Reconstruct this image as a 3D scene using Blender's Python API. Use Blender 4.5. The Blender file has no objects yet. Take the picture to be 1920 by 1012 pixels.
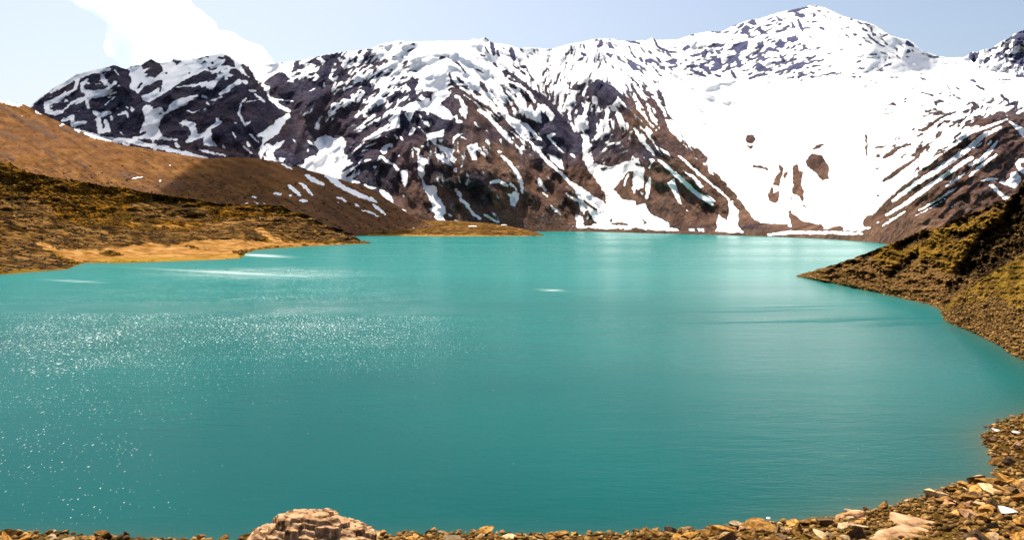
import bpy, bmesh, math, random
import numpy as np

R = math.radians
random.seed(7)
rng = np.random.default_rng(7)

# ------------------------------------------------------------------ camera, sky, sun
H0, F0, YH = 26.0, 1500.0, 420.0          # eye height, focal length in photo px, horizon row
scene = bpy.context.scene
col = scene.collection
cam = bpy.data.cameras.new("camera")
cam_o = bpy.data.objects.new("camera", cam)
col.objects.link(cam_o)
cam_o.location = (0, 0, H0)
cam_o.rotation_euler = (R(90), 0, 0)
cam.sensor_width = 36.0
cam.lens = 36.0 * F0 / 1920.0
cam.shift_y = -(506.0 - YH) / 1920.0
cam.clip_start = 0.5
cam.clip_end = 60000
scene.camera = cam_o

SUN_AZ, SUN_EL = -24.0, 58.0              # degrees right of the view direction, above the horizon
w = bpy.data.worlds.new("World")
scene.world = w
w.use_nodes = True
nt = w.node_tree
bg = nt.nodes["Background"]
sky = nt.nodes.new("ShaderNodeTexSky")
sky.sky_type = 'NISHITA'
sky.sun_disc = False
sky.sun_elevation = R(SUN_EL)
sky.sun_rotation = R(SUN_AZ)
sky.altitude = 300
sky.air_density = 1.0
sky.dust_density = 3.5
sky.ozone_density = .6
nt.links.new(sky.outputs[0], bg.inputs[0])
bg.inputs[1].default_value = 0.079
sun = bpy.data.lights.new("sun", 'SUN')
sun.energy = 5.0
sun.angle = R(0.5)
sun.color = (1.0, 0.93, 0.82)
sun_o = bpy.data.objects.new("sun", sun)
col.objects.link(sun_o)
SD = np.array([math.sin(R(SUN_AZ)) * math.cos(R(SUN_EL)), math.cos(R(SUN_AZ)) * math.cos(R(SUN_EL)), math.sin(R(SUN_EL))])
from mathutils import Vector
sun_o.rotation_euler = Vector(SD).to_track_quat('Z', 'Y').to_euler()
sun_o.location = (0, 0, 500)
scene.view_settings.view_transform = 'Standard'
scene.view_settings.look = 'None'
scene.view_settings.exposure = 0.9
scene.view_settings.gamma = 1.0
scene.cycles.max_bounces = 5
scene.cycles.diffuse_bounces = 2
scene.cycles.glossy_bounces = 3
scene.cycles.use_denoising = True

# ------------------------------------------------------------------ noise helpers (numpy)
class Noise2:
    def __init__(s, seed):
        g = np.random.default_rng(seed)
        s.p = g.permutation(4096)
        a = g.random(4096) * 2 * np.pi
        s.gx, s.gy = np.cos(a), np.sin(a)
    def __call__(s, x, y):
        xi = np.floor(x).astype(np.int64); yi = np.floor(y).astype(np.int64)
        xf = x - xi; yf = y - yi
        def gr(ix, iy, dx, dy):
            h = s.p[(s.p[ix & 4095] + iy) & 4095]
            return s.gx[h] * dx + s.gy[h] * dy
        u = xf * xf * xf * (xf * (xf * 6 - 15) + 10); v = yf * yf * yf * (yf * (yf * 6 - 15) + 10)
        a = gr(xi, yi, xf, yf); b = gr(xi + 1, yi, xf - 1, yf)
        c = gr(xi, yi + 1, xf, yf - 1); d = gr(xi + 1, yi + 1, xf - 1, yf - 1)
        return ((a + (b - a) * u) * (1 - v) + (c + (d - c) * u) * v) * 1.5
def fbm(x, y, seed, octs=5, gain=0.5, lac=2.03):
    n = Noise2(seed); r = 0; a = 1.0; t = 0
    for i in range(octs):
        r = r + a * n(x + 17.3 * i, y - 9.1 * i); t += a
        x = x * lac; y = y * lac; a *= gain
    return r / t
def ridged(x, y, seed, octs=5, gain=0.5):
    n = Noise2(seed); r = 0; a = 1.0; t = 0
    for i in range(octs):
        v = 1 - 2 * np.abs(n(x + 7.7 * i, y + 3.3 * i)); r = r + a * v; t += a
        x = x * 2.07; y = y * 2.07; a *= gain
    return r / t
def sstep(a, b, x):
    t = np.clip((x - a) / (b - a), 0, 1)
    return t * t * (3 - 2 * t)
def line(pts):
    xs = np.array([p[0] for p in pts], float); ys = np.array([p[1] for p in pts], float)
    return lambda x: np.interp(x, xs, ys)
def blur(a, s):
    k = np.exp(-0.5 * (np.arange(-int(3 * s) - 1, int(3 * s) + 2) / s) ** 2); k /= k.sum(); n = len(k) // 2
    b = np.pad(a, n, mode='edge')
    b = sum(b[:, i:i + a.shape[1]] * k[i] for i in range(len(k)))
    return sum(b[i:i + a.shape[0], :] * k[i] for i in range(len(k)))

# ------------------------------------------------------------------ cover rasters: where snow and bare rock lie on the slopes
RX0, RX1, RY0, RY1 = -200, 2120, 0, 460
RW, RH = RX1 - RX0, RY1 - RY0
PX, PY = np.meshgrid(np.arange(RX0, RX1) + 0.5, np.arange(RY0, RY1) + 0.5)

def fill_poly(img, pts, val):
    p = np.array(pts, float)
    x0 = max(int(p[:, 0].min()) - RX0 - 1, 0); x1 = min(int(p[:, 0].max()) - RX0 + 2, img.shape[1])
    y0 = max(int(p[:, 1].min()) - RY0 - 1, 0); y1 = min(int(p[:, 1].max()) - RY0 + 2, img.shape[0])
    if x1 <= x0 or y1 <= y0: return
    X = PX[y0:y1, x0:x1]; Y = PY[y0:y1, x0:x1]
    ins = np.zeros(X.shape, bool); j = len(p) - 1
    for i in range(len(p)):
        xi, yi = p[i]; xj, yj = p[j]
        if yi != yj:
            ins ^= ((yi > Y) != (yj > Y)) & (X < (xj - xi) * (Y - yi) / (yj - yi) + xi)
        j = i
    img[y0:y1, x0:x1][ins] = val
def seg_dist(X, Y, a, b):
    ax, ay = a; bx, by = b; dx, dy = bx - ax, by - ay; L = dx * dx + dy * dy + 1e-9
    t = np.clip(((X - ax) * dx + (Y - ay) * dy) / L, 0, 1)
    return np.hypot(X - ax - t * dx, Y - ay - t * dy), t
def stroke(img, pts, wd, val):
    m = wd
    xs = [q[0] for q in pts]; ys = [q[1] for q in pts]
    x0 = max(int(min(xs) - m) - RX0, 0); x1 = min(int(max(xs) + m) - RX0 + 1, img.shape[1])
    y0 = max(int(min(ys) - m) - RY0, 0); y1 = min(int(max(ys) + m) - RY0 + 1, img.shape[0])
    if x1 <= x0 or y1 <= y0: return
    X = PX[y0:y1, x0:x1]; Y = PY[y0:y1, x0:x1]; ins = np.zeros(X.shape, bool)
    n = len(pts) - 1
    for i in range(n):
        d, t = seg_dist(X, Y, pts[i], pts[i + 1])
        s = (i + t) / n
        tap = 0.55 + 0.45 * np.sin(np.pi * np.clip(s, 0, 1)) ** 0.6      # ends thinner than the middle
        ins |= d < 0.5 * wd * tap
    img[y0:y1, x0:x1][ins] = val

# rock share of the ground (0 all snow, 9 all rock): rows 25 m.. down the range, columns left to right
FR = """
0000000000000000000000000000000000010110000000000
0000000000000000000000000000000000343211200000000
0000000000000000000000000002221111143111220000055
0000000000000006331000013212333314553631112300445
0000888855113703567410013323335335655521120000113
0000766723567368733331013444333243101332110000000
0088767684677778864455034444436632000000000110000
0088677793588886765633155545367540000000000112234
0088778993899977764678787655574445300000000122589
0088777682899968853389978976591355600000000111689
0088777777777738871378987898787156783000022334689
0088888888888886603378898998988425788710000346799
0088888888888887003999899998987615788860000265688
0088888888888887779999999999967067988820000466787
0088888888888889999999999999964068898940000667799
0088888888888889999999999999982116999555100488999
0088888888888889999999999999923239983998755599999
0099999999999999999999999999999999999999999999999""".split()
FY = [25 * (i + 1) for i in range(17)] + [440]
g = np.array([[int(c) for c in (r + '9' * 50)[:48]] for r in FR], float) / 9.0
fx = np.array([20 + 40 * i for i in range(48)], float)
tmp = np.array([np.interp(PX[0], fx, g[i]) for i in range(len(FR))])
frac = np.empty((RH, RW))
yy = PY[:, 0]
idx = np.clip(np.searchsorted(FY, yy) - 1, 0, len(FY) - 2)
ty = np.clip((yy - np.array(FY)[idx]) / (np.array(FY)[idx + 1] - np.array(FY)[idx]), 0, 1)
frac = tmp[idx] * (1 - ty)[:, None] + tmp[idx + 1] * ty[:, None]
frac = blur(frac, 6) * (1 - .42 * sstep(175, 130, PY) * sstep(650, 760, PX)) * (1 - .30 * sstep(280, 215, PY) * sstep(580, 660, PX) * sstep(1260, 1200, PX))

# direction the gullies and strata run, as seen on the slopes
FLOW = [(150, 180, 1, -.6), (300, 220, 1, -.6), (420, 180, 1, -.6), (500, 220, .7, 1), (620, 200, 1, -1.0), (700, 260, 1, -.75), (690, 190, 1, -.8),
        (790, 160, 1, -.6), (800, 230, .2, -1), (950, 180, .75, 1), (900, 120, .9, .6), (1040, 240, .75, 1), (1000, 340, .55, 1), (860, 330, .4, 1), (760, 370, .2, 1),
        (1090, 130, .4, -1), (1070, 200, .3, -1), (1130, 290, 1, -.8), (1200, 180, .75, 1), (1240, 300, .75, 1), (1340, 370, .7, 1), (1180, 110, .8, .7),
        (1330, 100, 1, -.3), (1450, 80, 1, -.5), (1480, 130, 1, -.35), (1560, 60, .9, .3), (1660, 80, .9, .7), (1620, 120, 1, -.4), (1720, 250, 1, -.75), (1850, 220, 1, -.7),
        (1800, 330, 1, -.75), (1700, 390, 1, -.8), (1760, 170, 1, .4), (1880, 110, 1, -.9), (1950, 300, 1, -.7)]
cx = np.zeros((RH, RW)); cy = np.zeros((RH, RW))
for (x, y, u, v) in FLOW:
    a = 2 * math.atan2(v, u)
    wgt = 1.0 / ((PX - x) ** 2 + (1.6 * (PY - y)) ** 2 + 400.0) ** 1.6
    cx += wgt * math.cos(a); cy += wgt * math.sin(a)
ang = 0.5 * np.arctan2(cy, cx) + 0.25 * fbm(PX / 60, PY / 60, 91, 2)
ux, uy = np.cos(ang), np.sin(ang)
def lic(src, L, step=1.5):
    acc = src.copy(); wsum = 1.0
    for sgn in (1, -1):
        x = PX - RX0 - .5; y = PY - RY0 - .5
        x = x.copy(); y = y.copy(); dx, dy = ux * sgn, uy * sgn
        for k in range(L):
            xi = np.clip(x, 0, RW - 1).astype(int); yi = np.clip(y, 0, RH - 1).astype(int)
            vx = ux[yi, xi]; vy = uy[yi, xi]
            s = np.sign(vx * dx + vy * dy); s[s == 0] = 1
            dx, dy = vx * s, vy * s
            x += dx * step; y += dy * step
            xi = np.clip(x + .5, 0, RW - 1).astype(int); yi = np.clip(y + .5, 0, RH - 1).astype(int)
            wk = 1 - k / L
            acc += wk * src[yi, xi]; wsum += wk
    return acc / wsum
n1 = fbm(PX / 22, PY / 22, 11, 3); n2 = fbm(PX / 8, PY / 8, 12, 3)
L1 = lic(n1, 12); L2 = lic(n2, 6)
L1 /= L1.std(); L2 /= L2.std()
hi_ = sstep(230, 140, PY) * sstep(560, 660, PX)
L3 = lic(fbm(PX / 4.6, PY / 4.6, 15, 2), 5); L3 /= L3.std()
streak = L1 * (0.8 - .35 * hi_) + L2 * 0.62 + L3 * (.25 + .5 * hi_) + fbm(PX / 7, PY / 7, 14, 3) * 1.0
streak /= streak.std()
rank = 0.5 * (1 + np.tanh(streak * 0.85))
cover = (frac * 1.06 - 0.03 - rank)                 # > 0: rock shows
cover = np.where(frac < 0.03, -0.5, cover)
cover = np.clip(cover * 3.0, -1, 1)
painted = np.zeros((RH, RW))

def tile(x0, y0, s): return lambda pts: [(x0 + X / s, y0 + Y / s) for X, Y in pts]
def paint(img, T, s, items):
    for it in items:
        v = 1.0 if it[0] == 'R' else -1.0
        for im, vv in ((img, v), (painted, 1.0)) if img is cover else ((img, v),):
            if len(it) == 3: stroke(im, T(it[2]), it[1] / s, vv)
            else: fill_poly(im, T(it[1]), vv)
K = 5.06
def PT(x0, y0, items, s=K): paint(cover, tile(x0, y0, s), s, items)
# -- left massif
fill_poly(cover, [(50, 210), (100, 165), (215, 118), (250, 135), (268, 190), (275, 240), (262, 262), (240, 300), (60, 290)], 1)
PT(0, 90, [('S', 50, [(480, 420), (600, 350), (740, 262), (900, 215), (1040, 200)]), ('S', 52, [(740, 290), (715, 380), (620, 440), (530, 500), (440, 530), (450, 600), (520, 620), (590, 600)]),
  ('R', [(595, 395), (640, 350), (700, 350), (700, 390), (640, 415)]), ('R', [(820, 295), (880, 240), (920, 245), (900, 280), (850, 290)]),
  ('S', 42, [(830, 300), (775, 350), (790, 410), (900, 428), (1010, 400), (1100, 325)]), ('S', 46, [(960, 250), (990, 330), (1040, 350)]),
  ('S', 34, [(820, 430), (835, 570)]), ('S', 40, [(720, 530), (800, 480), (980, 440), (1100, 425)]), ('S', 22, [(600, 590), (700, 510), (780, 470)]),
  ('S', 45, [(590, 690), (690, 655), (690, 730), (810, 700)]), ('S', 46, [(890, 600), (940, 640), (1050, 610)]), ('S', 58, [(930, 640), (950, 790)]), ('S', 45, [(1000, 680), (1030, 770), (940, 800)]),
  ('S', 25, [(1120, 635), (1200, 608), (1220, 660)]), ('S', 30, [(1240, 560), (1262, 605)]), ('S', 14, [(1100, 580), (1130, 570)]), ('S', 18, [(1195, 560), (1215, 565)]),
  ('S', 16, [(1085, 205), (1130, 265)]), ('S', 14, [(990, 545), (1090, 460)]), ('S', 20, [(610, 490), (645, 505)]), ('S', 18, [(820, 325), (850, 340)]), ('S', 10, [(900, 345), (970, 340)]),
  ('S', 12, [(1115, 360), (1140, 355)]), ('S', 26, [(1055, 640), (1065, 690)]), ('S', 12, [(730, 610), (760, 595)]), ('S', 14, [(1140, 800), (1175, 830)]),
  ('S', [(1205, 195), (1260, 180), (1340, 180), (1370, 260), (1518, 230), (1518, 300), (1420, 370), (1330, 410), (1400, 480), (1300, 430), (1225, 370), (1250, 320)]),
  ('R', [(1300, 360), (1340, 310), (1360, 340), (1310, 400)]), ('R', 18, [(1215, 230), (1230, 215)])])
PT(250, 90, [('S', [(10, 190), (80, 160), (150, 115), (200, 118), (300, 130), (480, 130), (640, 95), (850, 55), (900, 110), (820, 175), (700, 215), (480, 290), (380, 380), (300, 430), (150, 520), (90, 500), (60, 450), (30, 370), (0, 330)]),
  ('R', [(45, 440), (100, 370), (170, 340), (250, 300), (282, 310), (255, 420), (240, 420), (250, 370), (150, 430), (80, 455)]), ('R', [(25, 390), (60, 340), (95, 330), (60, 380)]),
  ('R', [(75, 150), (170, 108), (230, 130), (275, 180), (280, 215), (260, 240), (200, 285), (110, 265), (160, 245), (90, 245), (150, 200), (185, 180), (90, 210)]),
  ('R', [(365, 110), (465, 125), (410, 168)]), ('R', [(300, 230), (325, 225), (325, 250), (305, 248)]), ('R', 20, [(520, 242), (538, 236)]), ('R', 14, [(630, 100), (665, 92)]), ('R', 12, [(690, 88), (720, 80)]),
  ('R', 18, [(645, 150), (690, 130)]), ('R', 16, [(740, 135), (760, 150)]), ('R', 20, [(715, 180), (735, 215)]), ('R', 20, [(805, 95), (860, 95)]),
  ('R', [(820, 165), (880, 125), (850, 60), (900, 75), (960, 130), (965, 185), (900, 170)]), ('R', [(1020, 150), (1060, 150), (1110, 200), (1160, 280), (1110, 275), (1050, 220)]),
  ('R', [(150, 520), (300, 430), (430, 340), (560, 270), (680, 212), (740, 240), (700, 320), (590, 345), (380, 390), (500, 400), (620, 360), (760, 400), (800, 470), (720, 480), (600, 440), (430, 480), (340, 540), (300, 620), (260, 560), (200, 575)]),
  ('R', [(740, 250), (790, 230), (800, 300), (740, 300)]), ('R', [(750, 390), (830, 310), (930, 290), (960, 350), (890, 380), (820, 440)]), ('R', [(900, 240), (930, 200), (980, 195), (1060, 240), (1110, 320), (1090, 350), (1000, 290), (910, 285), (960, 260)]),
  ('R', [(900, 420), (1010, 350), (1100, 350), (1150, 300), (1210, 360), (1260, 430), (1290, 500), (1440, 610), (1360, 660), (1340, 690), (1250, 730), (1280, 790), (1210, 870), (1000, 700), (760, 560), (800, 500)]),
  ('R', [(300, 640), (400, 590), (480, 570), (620, 450), (700, 480), (760, 560), (1000, 700), (1210, 870), (1220, 960), (1180, 1012), (850, 1012), (700, 920), (500, 900), (290, 850), (240, 750)]),
  ('S', [(95, 550), (140, 540), (200, 575), (260, 558), (290, 600), (310, 620), (262, 680), (240, 750), (290, 855), (60, 845), (70, 780), (85, 730), (120, 680), (82, 600)]),
  ('R', 22, [(60, 830), (115, 800)]), ('R', 16, [(245, 628), (268, 628)]),
  ('S', [(295, 640), (350, 530), (430, 480), (600, 442), (570, 480), (440, 570), (360, 600)]),
  ('S', 68, [(480, 700), (560, 740), (580, 830), (520, 890)]), ('S', 45, [(590, 860), (700, 800)]), ('S', 36, [(700, 780), (760, 740), (822, 705), (790, 670)]), ('S', 80, [(715, 790), (700, 890), (780, 940)]),
  ('S', 16, [(430, 710), (480, 720), (460, 745)]), ('S', 30, [(650, 455), (700, 475)]), ('S', 20, [(735, 495), (790, 488)]), ('S', 40, [(690, 360), (740, 340), (830, 275)]), ('S', 14, [(500, 590), (560, 615), (630, 590)]), ('S', 18, [(670, 590), (695, 570)]), ('S', 26, [(700, 515), (715, 540)]),
  ('S', 24, [(585, 360), (700, 322)]), ('S', 14, [(390, 378), (580, 345)]), ('S', 42, [(820, 440), (900, 390), (970, 340), (1010, 310)]), ('S', 40, [(1040, 318), (1085, 330)]),
  ('S', [(900, 75), (980, 110), (1090, 160), (1200, 163), (1440, 140), (1518, 120), (1518, 215), (1440, 200), (1360, 240), (1300, 280), (1220, 340), (1150, 285), (1110, 190), (1040, 150), (1010, 130), (1030, 200), (1100, 290), (1000, 220), (970, 180), (960, 120)]),
  ('S', 44, [(1230, 350), (1280, 400), (1305, 480), (1400, 560), (1490, 600)]), ('S', 20, [(1330, 490), (1420, 490), (1518, 505)]), ('S', 22, [(1010, 530), (1070, 485)]), ('S', 26, [(1020, 540), (1000, 620), (1060, 730), (1110, 700)]),
  ('S', 30, [(1095, 400), (1160, 410)]), ('S', 24, [(1150, 440), (1210, 480), (1245, 515)]), ('S', 14, [(1070, 510), (1200, 492)]), ('S', 14, [(1330, 565), (1350, 585)]),
  ('S', 80, [(1470, 640), (1400, 690), (1350, 780), (1260, 890), (1210, 1000)]), ('S', 46, [(1180, 830), (1240, 820), (1320, 740)]), ('S', 18, [(1190, 900), (1100, 815)]), ('S', 40, [(1330, 970), (1440, 870)]), ('R', 26, [(1240, 920), (1370, 830)]),
  ('S', 16, [(935, 790), (972, 850)]), ('S', 25, [(1040, 930), (1130, 1000)]), ('S', 28, [(1080, 890), (1100, 940)]), ('S', 34, [(850, 925), (865, 970)]), ('S', 14, [(965, 705), (978, 722)]),
  ('S', 28, [(0, 850), (280, 858), (420, 870)]), ('S', 26, [(380, 860), (430, 930)]), ('S', 40, [(0, 900), (250, 945), (480, 990), (830, 1012)]), ('R', 14, [(0, 905), (260, 930)]), ('R', 18, [(60, 875), (180, 895)])])
fill_poly(cover, [(287, 262), (340, 266), (400, 274), (440, 283), (470, 296), (400, 296), (345, 284), (300, 272)], 1)
PT(0, 180, [('S', 20, [(440, 195), (620, 250), (760, 290)]), ('S', 18, [(640, 250), (830, 265)]), ('S', 22, [(820, 275), (1000, 320), (1230, 368)]), ('S', 16, [(720, 262), (850, 292), (1000, 300)]), ('S', 16, [(1180, 320), (1340, 355)]), ('S', 24, [(1100, 330), (1160, 360)]), ('S', 22, [(1040, 280), (1060, 305)])], 3.1625)
# -- middle massif
PT(500, 70, [('R', [(510, 190), (560, 165), (610, 158), (680, 200), (680, 240), (600, 258), (545, 215)]), ('R', [(500, 280), (580, 248), (615, 290), (590, 375), (500, 375), (480, 345)]), ('R', [(610, 385), (640, 330), (700, 270), (772, 335), (700, 360)]),
  ('R', [(390, 240), (440, 200), (500, 220), (520, 260), (460, 260)]), ('R', 26, [(400, 355), (455, 345)]), ('R', 18, [(650, 155), (740, 200)]), ('R', 12, [(360, 385), (385, 385)]), ('R', 16, [(270, 285), (295, 265)]),
  ('R', [(30, 560), (20, 510), (60, 440), (160, 418), (240, 425), (290, 460), (300, 500), (345, 530), (300, 600), (180, 592), (80, 580)]),
  ('R', [(300, 450), (400, 385), (480, 430), (510, 378), (580, 390), (645, 430), (600, 480), (630, 560), (610, 605), (540, 600), (480, 640), (400, 660), (350, 640), (270, 640), (380, 520), (320, 500)]), ('S', 22, [(545, 430), (545, 470)]), ('S', 14, [(400, 515), (460, 480)]),
  ('R', [(620, 600), (600, 680), (545, 748), (450, 700), (470, 650), (540, 650)]), ('R', [(910, 480), (915, 395), (980, 430), (1000, 480), (990, 545), (965, 575), (930, 520)]), ('R', [(0, 400), (150, 330), (230, 400), (60, 460), (0, 455)]),
  ('R', [(100, 598), (150, 600), (215, 650), (195, 668), (120, 632)]), ('R', [(0, 580), (60, 640), (130, 710), (182, 735), (150, 755), (60, 792), (0, 795)]),
  ('R', [(1325, 440), (1385, 385), (1442, 440), (1400, 500), (1460, 610), (1360, 595), (1372, 490)]), ('R', [(1130, 580), (1255, 505), (1290, 530), (1230, 605), (1160, 612)]), ('R', [(1475, 515), (1540, 510), (1560, 545), (1500, 570)]), ('R', 24, [(1280, 650), (1340, 580)]),
  ('R', [(180, 790), (330, 755), (420, 830), (480, 890), (495, 945), (420, 990), (380, 1012), (160, 1012), (60, 1000), (100, 920), (200, 870)]), ('R', [(560, 880), (620, 800), (650, 730), (710, 715), (785, 770), (780, 820), (690, 890), (660, 952), (610, 930), (590, 890)]),
  ('R', [(705, 685), (800, 635), (870, 690), (830, 722), (760, 722)]), ('R', [(530, 825), (600, 780), (600, 815)]), ('R', [(700, 575), (790, 505), (805, 575), (770, 590)]), ('R', 26, [(650, 560), (700, 515)]), ('R', 28, [(740, 980), (790, 940)]),
  ('R', 26, [(750, 935), (860, 830)]), ('R', 22, [(930, 830), (1000, 790)]), ('R', 22, [(850, 790), (930, 765)]), ('R', 20, [(950, 725), (1020, 700)]), ('R', 24, [(850, 975), (960, 905), (1100, 810), (1200, 730)]), ('R', 22, [(1000, 880), (1120, 790)]), ('R', 22, [(1240, 480), (1320, 425)]),
  ('R', 24, [(1010, 335), (1040, 295)]), ('R', 38, [(1005, 250), (1060, 250)]), ('R', 24, [(835, 240), (850, 180)]), ('R', 40, [(930, 185), (985, 140)]), ('R', 16, [(955, 118), (1010, 118)]), ('R', 16, [(1370, 72), (1405, 68)]), ('R', 22, [(1340, 135), (1395, 105)]), ('R', 14, [(1190, 182), (1220, 182)]), ('R', 16, [(1270, 395), (1300, 378)]), ('R', 10, [(1300, 300), (1360, 268)])])
PT(750, 60, [('S', [(150, 95), (660, 88), (690, 240), (560, 270), (450, 390), (450, 540), (470, 600), (440, 690), (500, 780), (495, 832), (400, 822), (280, 755), (130, 745), (20, 745), (90, 670), (200, 660), (300, 660), (310, 560), (200, 540), (180, 470), (200, 400), (90, 330), (150, 230)]),
  ('R', [(62, 480), (122, 432), (178, 480), (140, 530), (150, 590), (200, 660), (100, 640), (110, 540)]), ('R', [(205, 555), (290, 590), (295, 620), (240, 630), (212, 610)]), ('R', 30, [(375, 245), (425, 240)]), ('R', 12, [(455, 230), (470, 250)]), ('R', 14, [(285, 660), (295, 620)]),
  ('R', [(0, 800), (15, 745), (60, 752), (100, 830), (150, 745), (240, 752), (270, 830), (280, 755), (400, 825), (495, 835), (600, 870), (640, 740), (600, 650), (560, 600), (500, 575), (540, 545), (620, 600), (700, 660), (800, 790), (900, 900), (1000, 1012), (0, 1012)]),
  ('R', [(380, 672), (480, 600), (560, 640), (600, 760), (500, 795), (450, 730)]), ('S', [(555, 745), (600, 700), (640, 700), (632, 830), (580, 780)]), ('S', 34, [(530, 850), (590, 850)]), ('S', 22, [(180, 780), (240, 870), (280, 880)]), ('S', 34, [(250, 850), (270, 890)]), ('S', 22, [(50, 770), (95, 850)]), ('R', 22, [(210, 820), (240, 830)]),
  ('S', [(320, 950), (415, 925), (412, 995), (320, 1005), (240, 960)]), ('S', 26, [(120, 910), (80, 1000)]), ('S', 26, [(180, 900), (260, 1000)]), ('S', 18, [(700, 850), (745, 900)]), ('S', 22, [(520, 1000), (590, 960)]), ('S', 18, [(820, 930), (826, 945)]),
  ('S', 42, [(740, 740), (830, 790), (950, 930), (1040, 1012)]), ('S', 22, [(610, 600), (700, 650), (860, 760), (1000, 880), (1120, 1000)]),
  ('R', 26, [(460, 390), (490, 470), (560, 540), (640, 600), (860, 740), (1000, 880), (1150, 1012)]), ('S', [(860, 740), (1000, 840), (1100, 930), (1200, 1010), (1330, 1012), (1220, 880), (1050, 800), (900, 700)]),
  ('R', [(965, 375), (1010, 355), (1060, 400), (1000, 420)]), ('R', 40, [(1060, 400), (1200, 520), (1350, 640), (1500, 770)]), ('R', [(1375, 935), (1470, 800), (1518, 780), (1518, 900), (1400, 960)]),
  ('R', 40, [(865, 95), (892, 215)]), ('R', 22, [(810, 55), (840, 85)]), ('R', 20, [(810, 140), (838, 200)]), ('R', 24, [(920, 180), (940, 235)]), ('R', 48, [(1055, 160), (1080, 265)]), ('R', 34, [(1150, 330), (1190, 335)]), ('R', 26, [(1150, 365), (1180, 405)]), ('R', 30, [(540, 430), (600, 490)]), ('R', 44, [(765, 480), (825, 565)]), ('R', 34, [(700, 570), (755, 600)]),
  ('R', 44, [(1190, 830), (1260, 860), (1400, 1012)]), ('R', 40, [(1050, 500), (1100, 530)]), ('R', 24, [(1030, 440), (1100, 480)]), ('R', 18, [(520, 285), (580, 330), (625, 390)]), ('R', 16, [(720, 355), (790, 385)]), ('R', 22, [(880, 290), (930, 330)]), ('R', 14, [(760, 215), (810, 235)]), ('R', 26, [(1210, 920), (1260, 1000)]), ('R', 22, [(930, 760), (1040, 900), (1160, 1000)])])
PT(500, 240, [('S', [(480, 100), (560, 60), (640, 100), (720, 80), (760, 120), (730, 230), (770, 270), (720, 400), (800, 480), (900, 520), (700, 495), (600, 480), (500, 440), (280, 355), (370, 290), (470, 262), (495, 222), (440, 160)]),
  ('R', [(60, 230), (130, 180), (100, 130), (130, 30), (400, 0), (480, 60), (420, 110), (495, 212), (470, 250), (370, 282), (350, 340), (260, 352), (180, 330), (170, 290), (80, 270)]), ('S', [(0, 150), (60, 165), (130, 130), (180, 115), (130, 180), (60, 230), (80, 280), (180, 285), (150, 325), (0, 300)]),
  ('S', 20, [(385, 120), (440, 160)]), ('S', 16, [(245, 100), (270, 140)]), ('S', 14, [(385, 225), (392, 195)]), ('R', 18, [(96, 285), (104, 300)]),
  ('R', [(790, 320), (850, 210), (940, 150), (1100, 40), (1240, 0), (1518, 0), (1518, 1012), (1000, 800), (700, 480), (900, 520), (800, 480), (890, 430), (830, 380), (890, 340)]),
  ('R', 26, [(715, 410), (800, 360), (860, 330)]), ('R', 26, [(760, 460), (830, 400)]), ('R', 22, [(810, 470), (880, 410)]), ('S', 30, [(790, 470), (860, 440), (880, 400)]), ('R', 36, [(740, 235), (830, 190)]), ('R', 22, [(785, 165), (830, 145)]), ('R', 20, [(745, 120), (790, 80)]), ('R', 26, [(860, 110), (990, 40), (1060, 0)]),
  ('S', 20, [(1000, 100), (1080, 70)]), ('S', 20, [(940, 180), (1040, 142)]), ('S', 16, [(900, 225), (960, 203)]), ('S', 22, [(925, 312), (990, 298)]), ('S', 20, [(875, 330), (900, 300)]), ('S', 24, [(1015, 372), (1040, 370)]), ('S', [(1075, 215), (1110, 165), (1190, 140), (1205, 180), (1150, 185), (1140, 240), (1100, 255)]),
  ('S', 28, [(1050, 310), (1080, 270), (1150, 320), (1190, 345)]), ('S', 28, [(1195, 335), (1255, 400)]), ('S', [(1262, 405), (1340, 395), (1335, 520), (1305, 558), (1280, 490)]), ('S', 14, [(1375, 200), (1386, 280)]), ('S', 22, [(1262, 75), (1292, 115)]), ('S', 16, [(1215, 65), (1245, 105)]), ('S', 16, [(1245, 270), (1262, 250)]), ('S', 16, [(1120, 78), (1155, 95)]),
  ('S', 40, [(1360, 60), (1400, 0)]), ('S', 22, [(670, 488), (890, 520)]), ('S', 26, [(920, 530), (990, 570), (1035, 565)]), ('S', 60, [(1085, 595), (1160, 660), (1190, 745)]), ('S', 44, [(1100, 715), (1200, 770), (1300, 800)]), ('S', [(1240, 770), (1320, 775), (1335, 850), (1265, 850)]), ('S', 14, [(1140, 495), (1150, 505)]), ('S', 14, [(1300, 630), (1300, 655)])])
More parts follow.
